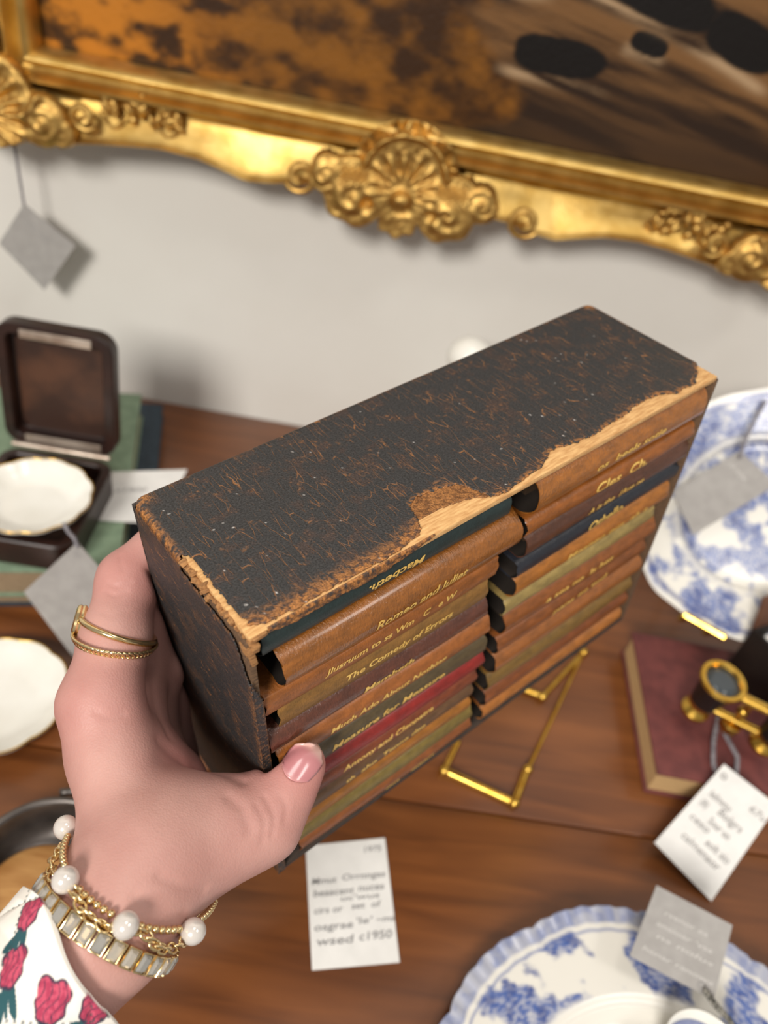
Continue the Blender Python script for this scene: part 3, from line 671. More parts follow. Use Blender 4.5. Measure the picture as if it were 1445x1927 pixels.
for _ in range(7):                                        # relax the voxel steps
    S = np.zeros_like(HV); N_ = np.zeros(len(HV))
    for a, b_ in ((0, 1), (1, 2), (2, 3), (3, 0)):
        np.add.at(S, HF[:, a], HV[HF[:, b_]]); np.add.at(S, HF[:, b_], HV[HF[:, a]]); np.add.at(N_, HF[:, a], 1); np.add.at(N_, HF[:, b_], 1)
    HV = HV*.5+.5*S/N_[:, None]
k = NT('skin'); setp(k.b, None, .50, spec=.4, sss=.10)
nz = k.n('ShaderNodeTexNoise'); nz.inputs['Scale'].default_value = 45; nz.inputs['Detail'].default_value = 5; k.l(k.coord(), nz.inputs['Vector'])
ca = k.n('ShaderNodeAttribute', attribute_name='Col')
mm = k.n('ShaderNodeMix', data_type='RGBA', blend_type='MULTIPLY'); mm.inputs['Factor'].default_value = 1
rp = k.n('ShaderNodeValToRGB'); rp.color_ramp.elements[0].position = .35; rp.color_ramp.elements[0].color = (.88, .82, .82, 1); rp.color_ramp.elements[1].position = .65
k.l(nz.outputs['Fac'], rp.inputs[0]); k.l(ca.outputs['Color'], mm.inputs['A']); k.l(rp.outputs[0], mm.inputs['B']); k.l(mm.outputs['Result'], k.b.inputs['Base Color'])
n1 = k.n('ShaderNodeTexVoronoi'); n1.inputs['Scale'].default_value = 1500; k.l(k.coord(None, (1, 1, .55)), n1.inputs['Vector'])
bp = k.n('ShaderNodeBump'); bp.inputs['Strength'].default_value = .22; bp.inputs['Distance'].default_value = .0003
k.l(n1.outputs['Distance'], bp.inputs['Height']); k.l(bp.outputs[0], k.b.inputs['Normal'])
m_skin = k.m
# pigment: rosier at the finger ends and joints
sk = np.repeat(lin((196, 150, 139))[None], len(HV), 0); ros = np.zeros(len(HV))
for (p, _), rr in ((PX(562, 1440, .2625, 50), .016), (PX(515, 1500, .2595, 50), .013), (PX(243, 1092, .278, 50), .013), (PX(190, 1330, .258, 50), .014), (_tipI, .012), (PX(330, 1470, .262, 60), .016)):
    ros = np.maximum(ros, np.exp(-(np.linalg.norm(HV-p, axis=1)/rr)**2))
sk = mix(sk, np.repeat(lin((196, 124, 118))[None], len(HV), 0), ros*.75)
pers_o = at_d(190, 1760, .225)
person = thing('person', 'left hand and wrist in quilted floral sleeve holding up the slipcase', 'person', pers_o)
bl = BVHTree.FromPolygons([tuple(v) for v in HV], [tuple(f) for f in HF])
def crease(pts, wd, dp):
    q = [bl.ray_cast(Vector(CAM), Vector(nrm(ray(*p))))[0] for p in pts]
    q = [np.array(x) for x in q if x is not None]; best = np.full(len(HV), 1.0)
    for a, b_ in zip(q[:-1], q[1:]):
        t = np.clip((HV-a)@(b_-a)/((b_-a)@(b_-a)), 0, 1); best = np.minimum(best, np.linalg.norm(HV-a-t[:, None]*(b_-a), axis=1))
    return np.exp(-(best/wd)**2)*dp
nv = np.zeros_like(HV); fn_ = np.cross(HV[HF[:, 2]]-HV[HF[:, 0]], HV[HF[:, 3]]-HV[HF[:, 1]])
for q_ in range(4): np.add.at(nv, HF[:, q_], fn_)
nv /= np.linalg.norm(nv, axis=1)[:, None]+1e-12
dsp = np.zeros(len(HV))
for pts, wd, dp in (([(196, 1112), (215, 1122), (238, 1112)], .0008, .00035), ([(204, 1098), (222, 1106), (244, 1096)], .0008, .0003), ([(226, 1046), (230, 1072)], .0008, .0003), ([(186, 1150), (210, 1160), (236, 1150)], .001, .00015),
                    ([(498, 1500), (516, 1535), (512, 1572)], .0011, .00035), ([(482, 1515), (498, 1545), (494, 1585)], .0011, .0003), ([(530, 1500), (540, 1520), (536, 1545)], .001, .00025),
                    ([(300, 1395), (340, 1430), (400, 1452), (455, 1470)], .0024, .0007), ([(285, 1250), (292, 1320), (318, 1385)], .0016, .0005), ([(430, 1500), (455, 1520), (470, 1560)], .002, .0005),
                    ([(180, 1340), (205, 1352), (232, 1345)], .0012, .0003), ([(300, 1650), (340, 1668), (385, 1672)], .0016, .0005), ([(255, 1690), (300, 1715), (345, 1722)], .0016, .0005)):
    dsp = np.maximum(dsp, crease(pts, wd, dp))
HV = HV-nv*dsp[:, None]
hand = MB().add(HV, HF).build('hand', m_skin, person, sharp=0, col=sk, recalc=False)
def on_hand(x, y, off=0.0):
    h = bl.ray_cast(Vector(CAM), Vector(nrm(ray(x, y))))
    if h[0] is None: return None, None
    n = np.array(h[1]); n = n if n@ray(x, y) < 0 else -n
    return np.array(h[0])+n*off, n
# thumbnail
nb = A3(543, 1466); ndir = nrm((62, -78)); npd = A3(-ndir[1], ndir[0])
na, nbb = 22, 15; P = np.zeros((na, nbb, 3)); ncol = np.zeros((na, nbb, 3)); ok = True
for i in range(na):
    a = i/(na-1)
    for j in range(nbb):
        q = -1+2*j/(nbb-1)
        lenf = 80*(a) - 10*(q*q)*(1 if a > .5 else -1)*abs(a-.5)*2
        wid = 33*(1-.12*abs(a-.55)) * (1-.35*smooth(.86, 1, a)) * (.72+.28*smooth(0, .18, a))
        p = nb+ndir*lenf+npd*q*wid
        h, n = on_hand(p[0], p[1], .0006)
        if h is None: h = at_d(p[0], p[1], .258); n = A3(0, 0, 1)
        P[i, j] = h-n*.0006*max(0, abs(q)-.8)*4
        ncol[i, j] = lin((194, 128, 130))*(1-smooth(.72, .92, a))+lin((214, 172, 160))*smooth(.72, .92, a)
        ncol[i, j] = ncol[i, j]*(1-smooth(.16, .04, a)*.5)+lin((206, 150, 146))*smooth(.16, .04, a)*.5
for it in range(3):
    Q = P.copy(); Q[1:-1, 1:-1] = (P[:-2, 1:-1]+P[2:, 1:-1]+P[1:-1, :-2]+P[1:-1, 2:])/4; P = Q
nail = MB().grid(P).build('thumbnail', colmat('nail', .22, coat=.4), person, col=ncol, label='pink thumbnail', recalc=False, sharp=0)
md = nail.modifiers.new('thick', 'SOLIDIFY'); md.thickness = .0009; md.offset = 0

# quilted sleeve
sc_, sd = at_d(70, 1864, .216), at_d(-196, 2141, .205)
axd = nrm(sd-sc_); Ls = np.linalg.norm(sd-sc_)
tocam = nrm(CAM-sc_); e1 = nrm(tocam-axd*(tocam@axd)); e2 = np.cross(axd, e1)      # e1 faces the camera
if (e2 @ AD) < 0: e2 = -e2
na, nt = 260, 520
aa, tt = np.meshgrid(np.linspace(-.012, Ls+.02, na), np.linspace(0, 2*PI, nt, endpoint=False), indexing='ij')
R0 = .0214+.012*np.clip(aa/Ls, 0, 1.2)
sx = aa*1000; sy = (np.where(tt > PI, tt-2*PI, tt))*R0*1000                            # cloth millimetres from the cuff centre
cuff = .0035*np.sin(tt)-.0075*np.maximum(np.cos(tt), -.3)+.0012*np.sin(tt*3+1)
aa2 = aa+cuff*smooth(.06, 0, aa)
q1 = (sx*.75+sy*.66); q2 = (sx*.75-sy*.66); pp = 27.0
f1 = np.abs(((q1/pp+.35) % 1)-.5)*pp; f2_ = np.abs(((q2/pp+.12) % 1)-.5)*pp           # distance to the quilting seams
dq = np.minimum(f1, f2_)
Rr = R0+.0013*(1-np.exp(-(dq/2.2)))+.0006*(fbm(sx*.08, sy*.08, 3, 91)-.5)*2+.0014*np.sin(tt*2+sx*.05)
Ps = sc_+aa2[..., None]*axd+(Rr*np.cos(tt))[..., None]*e1+(Rr*np.sin(tt))[..., None]*e2
cc = np.repeat(np.repeat(lin((238, 232, 222))[None, None], na, 0), nt, 1)
PNK, PK2, INK, GRN = lin((196, 78, 102)), lin((170, 56, 84)), lin((52, 44, 66)), lin((38, 82, 88))
def flower(cx, cy, r, ang):
    global cc
    dx = sx-cx; dy = sy-cy; X = dx*math.cos(ang)+dy*math.sin(ang); Y = -dx*math.sin(ang)+dy*math.cos(ang)
    near = np.hypot(dx, dy) < 4*r
    for s_, l in ((-.55, 1.0), (.45, 1.15), (1.0, .7)):                              # leaves along the stem
        lx, ly = X+r*1.75, Y-s_*r*.95*(-(X+r*1.0)/r); dd = ((X+r*1.55)/(r*.85*l))**2+((Y-s_*r*.55-s_*.30*(X+r*1.2)*-1)/(r*.24))**2
        cc = mix(cc, GRN, smooth(1.1, .9, dd)*near)
    cc = mix(cc, GRN, smooth(1.3, .9, np.abs(Y)/(r*.09))*(X < -r*.5)*(X > -r*2.2))
    lobes = np.minimum.reduce([np.hypot(X/1.15, Y)-r*.80, np.hypot(X-r*.55, Y-r*.42)-r*.50, np.hypot(X-r*.55, Y+r*.42)-r*.50])
    lobes = lobes+.10*r*np.sin(np.arctan2(Y, X)*7)*.4
    ins = smooth(.35, -.1, lobes)
    vein = np.abs(np.sin(Y/r*7.5+2.2*np.sin(X/r*3.2)+.6*fbm(sx, sy, 2, 95)))
    body = mix(np.broadcast_to(PNK, cc.shape), PK2, smooth(.45, .6, fbm(sx*.9, sy*.9, 3, 97)))
    body = mix(body, INK, smooth(.32, .12, vein)*(.75+.25*smooth(.4, .6, fbm(sx*.5, sy*.5, 2, 98))))
    cc = mix(cc, body, ins); cc = mix(cc, INK, smooth(.42, .12, np.abs(lobes))*smooth(.25, .42, fbm(sx*.6+9, sy*.6, 2, 99)))
Pq = Ps-CAM; Dq = Pq@AF; ppx = np.stack([CX+F*(Pq@AR)/Dq, CY+F*(Pq@AD)/Dq], -1); front = np.cos(tt) > .1
spots = []
for x_, y_, r_, a_ in ((50, 1720, 4.5, -2.4), (22, 1822, 4.3, -2.1), (95, 1893, 5.0, -2.5), (190, 1892, 5.4, -2.9)):   # the printed tulips one can see
    k_ = np.argmin(np.where(front, np.hypot(ppx[..., 0]-x_, ppx[..., 1]-y_), 1e9)); spots.append((sx.flat[k_], sy.flat[k_], r_, a_))
for s_ in spots+[(34, -4, 6.2, -2.4), (36, 22, 6, -2.6), (12, 36, 6, -2.2), (26, 44, 6, -2.7), (10, 56, 6, -2.4), (30, 62, 6, -2.5), (8, -38, 6, -2.5), (28, -32, 6, -2.3), (24, -52, 6, -2.6), (6, -62, 6, -2.3)]:
    flower(*s_)
stt = (np.minimum(f1, f2_) < .34) & (np.where(f1 < f2_, (q2 % 2.0), (q1 % 2.0)) < .8)
cc = mix(cc, lin((60, 74, 78)), stt*.75)
b = MB(); b.grid(Ps, closed_v=True)
inn = sc_+(aa2[::8]+.0)[..., None]*axd+((Rr-.0022)*np.cos(tt))[::8][..., None]*e1+((Rr-.0022)*np.sin(tt))[::8][..., None]*e2
b2 = MB(); b2.grid(inn, closed_v=True); n0 = b.n
b.add(np.concatenate(b2.V), b2.F)
for j in range(nt): b.F.append((j, (j+1) % nt, n0+(j+1) % nt, n0+j)); b.mi.append(0)
csl = np.concatenate([cc.reshape(-1, 3), np.repeat(lin((228, 222, 212))[None], b2.n, 0)])
sleeve = b.build('sleeve', colmat('printed_cotton', .9, bump=.12, bscale=1600, bdist=.0002), person, col=csl, label='white quilted sleeve printed with pink tulips', recalc=False, sharp=0)
# ------------------------------------------------------------------ jewellery on the hand
m_gold_j = mat('yellow_gold', (240, 216, 166), (228, 200, 146), .20, 1.0, nscale=200)
m_pearl = NT('pearl'); setp(m_pearl.b, L4((216, 208, 200)), .16, metal=.2, coat=.5); m_pearl = m_pearl.m
def glass_mat(name, c, rough=.04, ior=1.5, trans=.85):
    k = NT(name); setp(k.b, L4(c), rough, trans=trans); k.b.inputs['IOR'].default_value = ior; return k.m
m_crystal = glass_mat('clear_crystal', (244, 240, 232), .03, 1.55, .7)
def loop_on_hand(ps, off, N=240, axis=None, rmax=.06, inside=False):
    """closed line where a plane through three points of the skin meets the limb"""
    q = []
    for p in ps:
        for t in np.linspace(0, .9, 19):                  # slide inwards until the point lies on the skin
            h = on_hand(p[0]+(205-p[0])*t*(1 if axis is wax else 0), p[1]+(1700-p[1])*t*(1 if axis is wax else 0))[0]
            if h is not None: break
        q.append(h)
    n = nrm(np.cross(q[1]-q[0], q[2]-q[0]))
    a0, a1 = axis; c = a0+(a1-a0)*((q[1]-a0)@n/((a1-a0)@n))
    e1 = nrm(q[1]-c); e2 = np.cross(n, e1); P = []; rad = []
    for k in range(N):
        a = 2*PI*k/N; d = e1*math.cos(a)+e2*math.sin(a)
        h = bl.ray_cast(Vector(c), Vector(d)) if inside else bl.ray_cast(Vector(c+d*rmax), Vector(-d))
        rad.append(np.linalg.norm(np.array(h[0])-c) if h[0] is not None else np.nan)
    rad = np.array(rad); m = np.nanmedian(rad); rad = np.where(np.isnan(rad) | (rad > (1.18 if inside else 1.5)*m), m, rad)
    k = 9; rp_ = np.concatenate([rad[-k:], rad, rad[:k]]); sm = np.array([rp_[i:i+2*k+1].mean() for i in range(N)])
    rad = np.maximum(rad, sm)+off
    P = np.array([c+(e1*math.cos(2*PI*i/N)+e2*math.sin(2*PI*i/N))*rad[i] for i in range(N)])
    return P, c, n
def resample(P, step=None, count=None):
    Q = np.vstack([P, P[:1]]); s = np.concatenate([[0], np.cumsum(np.linalg.norm(np.diff(Q, axis=0), axis=1))])
    n = count or int(round(s[-1]/step)); t = np.arange(n)*s[-1]/n
    return np.stack([np.interp(t, s, Q[:, i]) for i in range(3)], 1), s[-1]/n
def tang(P): T = np.roll(P, -1, 0)-np.roll(P, 1, 0); return T/np.linalg.norm(T, axis=1)[:, None]
def inst(src, name, parent, P, R):
    o = src.copy(); o.name = name; COL.objects.link(o); o.parent = parent
    M = Matrix([list(R[0])+[0], list(R[1])+[0], list(R[2])+[0], [0, 0, 0, 1]]); M.translation = Vector(P-ORG[parent]); o.matrix_local = M
    ORG[o] = ORG[parent]; return o
def proto(b, name, mats, parent, **kw):
    """a part whose own origin is its middle; shown by its copies, then itself placed first"""
    o = b.build(name, mats, None, loc=(0, 0, 0), **kw); o.location = (0, 0, 0); return o
def put_all(o, name, parent, Ps, Rs):
    for i, (p, R) in enumerate(zip(Ps, Rs)):
        if i == 0:
            o.parent = parent; M = Matrix([list(R[0])+[0], list(R[1])+[0], list(R[2])+[0], [0, 0, 0, 1]]); M.translation = Vector(p-ORG[parent]); o.matrix_local = M; ORG[o] = ORG[parent]
        else: inst(o, name, parent, p, R)
wax = (at_d(205, 1727, .225), at_d(262, 1618, .236))
# pearl and gold bead bracelet
P, c0, n0 = loop_on_hand([(140, 1652), (238, 1728), (345, 1738)], .0014, axis=wax)
brac = thing('pearl_bracelet', 'gold bead bracelet with white pearls, nearest the hand', 'bracelet', c0)
Q, stp = resample(P, .00225); Tn = tang(Q)
pearls = [int(np.argmin([abs((q-CAM)@AF*0)+np.hypot(*(np.array([CX+F*((q-CAM)@AR)/((q-CAM)@AF), CY+F*((q-CAM)@AD)/((q-CAM)@AF)])-pp_)) for q in Q])) for pp_ in ((136, 1653), (238, 1731), (349, 1744), (147, 1575))]
nb_ = len(Q)
for kx in (.44, .56): 
    cand = int(kx*nb_)
    if all(min(abs(cand-p), nb_-abs(cand-p)) > 7 for p in pearls): pearls.append(cand)
gb = proto(MB().ball((0, 0, 0), .00112, 8), 'gold_bead', m_gold_j, brac, sharp=0)
pl_ = proto(MB().ball((0, 0, 0), (.0037, .0037, .0035), 16), 'pearl', m_pearl, brac, sharp=0)
gi = [i for i in range(nb_) if all(min(abs(i-p), nb_-abs(i-p)) > 1 for p in pearls)]
put_all(gb, 'gold_bead', brac, [Q[i] for i in gi], [np.eye(3)]*len(gi))
put_all(pl_, 'pearl', brac, [Q[i]+nrm(Q[i]-c0)*.0022 for i in pearls], [basis(Tn[i]) for i in pearls])
# twisted double chain bracelet
P, c1, n1_ = loop_on_hand([(118, 1648), (190, 1722), (300, 1768)], .0014, axis=wax)
chain = thing('chain_bracelet', 'fine gold double chain bracelet between the pearl and crystal bracelets', 'bracelet', c1)
Q, stp = resample(P, .0020, count=92); Tn = tang(Q)
lk = MB(); a = np.linspace(0, 2*PI, 14, endpoint=False); lk.tube(np.stack([.0021*np.cos(a), .0013*np.sin(a), 0*a], 1), .00042, 6, closed=True)
lk = proto(lk, 'chain_link', m_gold_j, chain, sharp=0); Ps = []; Rs = []
for i in range(len(Q)):
    out = nrm(Q[i]-c1); w_ = np.cross(Tn[i], out); tw = i*.55
    for sg in ((1,) if i % 8 else (1,)):
        Ps.append(Q[i]+(w_*math.cos(tw)+out*abs(math.sin(tw))*.6)*.0016)
        nn = nrm(out*math.cos(.8*(-1)**i)+w_*math.sin(.8*(-1)**i)); Rs.append(basis(nn, Tn[i]+.25*w_))
put_all(lk, 'chain_link', chain, Ps, Rs)
# baguette crystal bracelet
P, c2, n2_ = loop_on_hand([(82, 1672), (190, 1772), (283, 1812)], .0012, axis=wax)
cb = thing('crystal_bracelet', 'bracelet of rectangular clear crystals in gold settings, nearest the sleeve', 'bracelet', c2)
Q, stp = resample(P, .0046); Tn = tang(Q)
bx = MB()
for s_ in (-1, 1):
    bx.box((s_*.00185, 0, 0), (.0005, .0056, .0016), bevel=.0002); bx.box((0, s_*.0026, 0), (.0037, .0005, .0016), bevel=.0002)
bx.box((0, 0, -.0007), (.0036, .0052, .0004))
st = proto(bx, 'setting', m_gold_j, cb, sharp=40)
cr = MB(); pr = [(.00155, .0023, -.0005), (.00155, .0023, .0006), (.0009, .0016, .0014)]
V = []; 
for x, y, z in pr: V += [(-x, -y*.8, z), (-x*.75, -y, z), (x*.75, -y, z), (x, -y*.8, z), (x, y*.8, z), (x*.75, y, z), (-x*.75, y, z), (-x, y*.8, z)]
Fc = [tuple(range(8))[::-1], tuple(range(16, 24))]+[(o+i, o+(i+1) % 8, o+8+(i+1) % 8, o+8+i) for o in (0, 8) for i in range(8)]
cr.add(V, Fc); crp = proto(cr, 'crystal', m_crystal, cb, smooth=False)
for i in range(len(Q)):
    out = nrm(Q[i]-c2); R = basis(out, Tn[i])
    if i == 0:
        put_all(st, 'setting', cb, [Q[i]], [R]); s0 = st
    else: s0 = inst(st, 'setting', cb, Q[i], R)
    q = crp if i == 0 else crp.copy()
    if i: COL.objects.link(q)
    q.parent = s0; q.matrix_parent_inverse = Matrix(); q.matrix_local = Matrix()
# rings on the index finger
fax = (at_d(190, 1318, .258), at_d(230, 1140, .273))
P, c3, n3 = loop_on_hand([(188, 1188), (235, 1204), (279, 1210)], .0006, axis=fax, inside=True)
rg1 = thing('signet_ring', 'gold ring with raised oval head, upper of two on the index finger', 'ring', c3)
MB().tube(P[::4], .0011, 8, closed=True).build('band', m_gold_j, rg1, sharp=0)
head = at_d(150, 1167, .2665); out = nrm(head-c3); hb = basis(nrm(out-.15*AF), fax[1]-fax[0])
b = MB(); b.lathe([(.0001, .0019), (.0034, .0019), (.0045, .0015), (.0049, .0007), (.0046, 0), (.0050, -.0006), (.0047, -.0014), (.0038, -.0017), (.0001, -.0017)], head, hb, 36, scal=lambda a, r: 1/np.sqrt((np.cos(a)/1.12)**2+(np.sin(a)/.9)**2))
b.build('oval_head', m_gold_j, rg1, sharp=25)
pr_ = MB()
for sg in (-1, 1):
    for up in (-1, 1):
        p0 = head-hb[:, 2]*.001+hb[:, 1]*sg*.0026+hb[:, 0]*up*.0022
        j = P[int(np.argmin(np.linalg.norm(P-(p0-hb[:, 2]*.004+hb[:, 1]*sg*.003), axis=1)))]
        pr_.tube([p0, (p0+j)/2-hb[:, 2]*.0004, j], .0008, 6)
pr_.build('gallery', m_gold_j, rg1, sharp=0)
P, c4, n4 = loop_on_hand([(160, 1218), (225, 1233), (284, 1222)], .0007, axis=fax, inside=True)
rg2 = thing('chain_ring', 'gold twisted chain ring, lower of two on the index finger', 'ring', c4)
Q, stp = resample(P, .0017); Tn = tang(Q)
lk = MB(); a = np.linspace(0, 2*PI, 14, endpoint=False); lk.tube(np.stack([.0018*np.cos(a), .0013*np.sin(a), 0*a], 1), .00055, 7, closed=True)
lk = proto(lk, 'chain_link', m_gold_j, rg2, sharp=0)
put_all(lk, 'chain_link', rg2, list(Q), [basis(nrm(nrm(Q[i]-c4)+.75*np.cross(Tn[i], nrm(Q[i]-c4))), Tn[i]+.5*np.cross(Tn[i], nrm(Q[i]-c4))) for i in range(len(Q))])
# ------------------------------------------------------------------ on the table
m_white = mat('white_china', (240, 238, 230), (232, 229, 219), .22, nscale=30, coat=.4)
m_brass = mat('brass', (226, 186, 92), (206, 160, 66), .26, 1.0, nscale=120)
m_paper = mat('white_card', (232, 230, 226), (224, 222, 218), .8, nscale=80)
m_grey = mat('grey_card', (164, 160, 156), (154, 150, 146), .85, nscale=120)
m_ink = mat('grey_ink', (138, 136, 136), None, .8)
m_inklt = mat('faint_ink', (156, 153, 151), None, .8)
m_inkwh = mat('white_print', (192, 188, 184), None, .8)
m_cord = mat('grey_cord', (150, 146, 150), (110, 106, 112), .9, nscale=400)
def slab(c4, thick):
    """a card from its four corners, going round"""
    c4 = np.asarray(c4, float); n = nrm(np.cross(c4[1]-c4[0], c4[3]-c4[0]))
    if n[2] < 0 and abs(n[2]) > .2 or (abs(n[2]) <= .2 and n[1] > 0): n = -n
    V = np.concatenate([c4+n*thick/2, c4-n*thick/2]); return V, [(0, 1, 2, 3), (7, 6, 5, 4), (0, 4, 5, 1), (1, 5, 6, 2), (2, 6, 7, 3), (3, 7, 4, 0)], n
def card(name, label, cat, c4, m, lines, ink, group=None, thick=.0006, hole=None):
    """c4 = top-left, top-right, bottom-right, bottom-left of the written side"""
    c4 = np.asarray(c4, float); V, Fc, n = slab(c4, thick)
    base = c4.mean(0).copy(); base[2] = c4[:, 2].min()
    root = thing(name, label, cat, base, group)
    MB().add(V, Fc).build('card', m, root, smooth=False)
    tl, tr, br, bl_ = c4
    tb = MB()
    for (x0, x1, y, h, body, *_) in lines:
        Vt, Ft = text_tris(body, .15, .012)
        if len(Vt) == 0: continue
        k = (x1-x0)/(Vt[:, 0].max()-Vt[:, 0].min()); X = x0+(Vt[:, 0]-Vt[:, 0].min())*k; Y = y-(Vt[:, 1]-.3)*h
        p = tl+(tr-tl)*X[:, None]+(bl_-tl)*Y[:, None]+((tl+br-tr-bl_)*(X*Y)[:, None])
        tb.add(p+n*(thick/2+.00015), Ft)
    if tb.V: tb.build('handwriting', ink, root, smooth=False, recalc=False)
    if hole is not None:
        p = tl+(tr-tl)*hole[0]+(bl_-tl)*hole[1]; R = basis(n)
        MB().lathe([(.0012, .0), (.0021, .0), (.0021, .0003), (.0012, .0003), (.0012, 0)], p+n*thick/2, R, 20).build('eyelet', m_inklt, root, sharp=0)
    return root
def cord(root, pts, r=.0009, name='cord', m=None):
    """two plies twisted round one another"""
    pts = np.asarray(pts, float); s = np.linspace(0, 1, len(pts)); t = np.linspace(0, 1, 90)
    C_ = np.stack([np.interp(t, s, pts[:, i]) for i in range(3)], 1)
    for _ in range(6): C_[1:-1] = (C_[:-2]+C_[2:]+2*C_[1:-1])/4
    T = np.gradient(C_, axis=0); T /= np.linalg.norm(T, axis=1)[:, None]; u = A3(.3, .5, .8); b = MB()
    L_ = np.linalg.norm(np.diff(C_, axis=0), axis=1).sum(); turns = L_/.0045
    U = u-T*(T@u)[:, None]; U /= np.linalg.norm(U, axis=1)[:, None]; Wv = np.cross(T, U)
    for ph in (0, PI):
        a = 2*PI*turns*t+ph; b.tube(C_+(U*np.cos(a)[:, None]+Wv*np.sin(a)[:, None])*r*.75, r*.8, 7)
    return b.build(name, m or m_cord, root, sharp=0)
def Z(x, y, h): return at_z(x, y, ZT+h)

# white card lying alone on the wood
card('price_card', 'white handwritten card lying flat on the wood below the slipcase', 'card', [Z(575, 1592, .0008), Z(724, 1577, .0008), Z(752, 1811, .0008), Z(587, 1826, .0008)], m_paper,
     [(.72, .94, .09, .07, '1975'), (.05, .35, .32, .075, 'Mmut'), (.42, .95, .31, .075, 'Orrnngas'), (.06, .55, .42, .08, 'beaacent'), (.60, .92, .41, .08, 'nuces'), (.38, .85, .48, .06, "uc'wus"),
      (.06, .40, .56, .075, "cirs or"), (.50, .86, .55, .07, 'set  of'), (.05, .50, .69, .08, 'osgrae'), (.55, .74, .67, .07, "'le'"), (.78, 1.0, .67, .07, '~ms'), (.07, .50, .80, .09, 'wsed'), (.56, .95, .79, .09, 'c1950')], m_ink)
# hanging tag under the frame
c = [at_y(45, 383, .606), at_y(142, 462, .606), at_y(84, 546, .606), at_y(-2, 458, .606)]
tg = card('hanging_tag', 'grey price tag hanging on a string below the gilt frame corner', 'tag', c, m_grey, [(.15, .6, .25, .12, '(Q us')], m_inklt)
cord(tg, [at_y(45, 386, .605), at_y(36, 330, .605), at_y(26, 268, .606), at_y(22, 240, .611)], .0008, 'string')

# left: stack of old books with an open case and a dish
def closed_book(name, label, P0, size, rz, cover, pages, spine='left', group=None):
    """P0 = front left bottom corner; size along x, y, z after turning by rz"""
    R = np.array(Matrix.Rotation(rz, 3, 'Z')); sx, sy, sz = size; c = lambda x, y, z: np.asarray(P0)+R@A3(x, y, z)
    root = thing(name, label, 'book', c(sx/2, sy/2, 0), group); t = .0022
    b = MB(); b.box(c(sx/2, sy/2, t/2), (sx, sy, t), R, .0008); b.build('lower_cover', cover, root)
    b = MB(); b.box(c(sx/2, sy/2, sz-t/2), (sx, sy, t), R, .0008); b.build('upper_cover', cover, root)
    a = np.linspace(-PI/2, PI/2, 9); q = []
    L_ = sy if spine in ('left', 'right') else sx
    for u in (0, L_):
        ring = [(-.0045*math.cos(x), sz/2+(sz/2)*math.sin(x)) for x in a]+[(-.0045*math.cos(x)+.002, sz/2+(sz/2-.001)*math.sin(x)) for x in a[::-1]]
        row = []
        for d_, z in ring:
            if spine == 'left': row.append(c(d_, u, z))
            elif spine == 'right': row.append(c(sx-d_, u, z))
            elif spine == 'back': row.append(c(u, sy-d_, z))
            else: row.append(c(u, d_, z))
        q.append(row)
    MB().grid(np.array(q), closed_v=True).build('spine', cover, root, sharp=50)
    m = .0022; x0, x1, y0, y1 = m, sx-m, m, sy-m
    if spine == 'left': x0 = .0
    if spine == 'right': x1 = sx
    if spine == 'back': y1 = sy
    b = MB(); b.box(c((x0+x1)/2, (y0+y1)/2, sz/2), (x1-x0, y1-y0, sz-2*t), R, .0004); b.build('page_block', pages, root, smooth=False)
    return root
m_navy = mat('navy_cloth', (50, 64, 76), (38, 50, 60), .75, nscale=200, bump=.2, bscale=2500, bdist=.0002)
m_sage = mat('sage_cloth', (128, 148, 122), (112, 132, 108), .8, nscale=120, bump=.2, bscale=2500, bdist=.0002)
m_oldp = mat('old_paper', (158, 136, 108), (130, 110, 84), .9, nscale=300, stretch=(1, 1, 12))
closed_book('old_book', 'dark navy book lying at the bottom of the left stack', (-.335, .329, ZT), (.210, .240, .014), math.radians(13), m_navy, m_oldp)
closed_book('old_book', 'sage green book on the navy one, under the open case', (-.331, .326, ZT+.0142), (.190, .220, .026), math.radians(13), m_sage, m_oldp)
zs = ZT+.0404
m_case = mat('case_leather', (46, 25, 18), (32, 17, 12), .40, nscale=60, bump=.2, bscale=900, bdist=.0003)
m_lin = mat('case_lining', (84, 52, 34), (52, 30, 20), .5, nscale=26, lo=.4, hi=.6)
m_rim = mat('case_metal_rim', (206, 190, 174), (160, 140, 124), .30, .6, nscale=60)
hz = zs+.024
h0, h1 = at_z(10, 838, hz), at_z(217, 872, hz); hx = nrm(h1-h0); hy = A3(-hx[1], hx[0], 0); wcs = np.linalg.norm(h1-h0)
def rrect(w, h, r, n=6):
    p = []
    for cx, cy, a0 in ((w/2-r, h/2-r, 0), (-w/2+r, h/2-r, PI/2), (-w/2+r, -h/2+r, PI), (w/2-r, -h/2+r, 1.5*PI)):
        for k in range(n+1): a = a0+k*PI/2/n; p.append((cx+r*math.cos(a), cy+r*math.sin(a)))
    return np.array(p)
case = thing('open_case', 'dark brown leather travel case standing open on the sage book', 'case', (h0+h1)/2-hy*.045-A3(0, 0, .024))
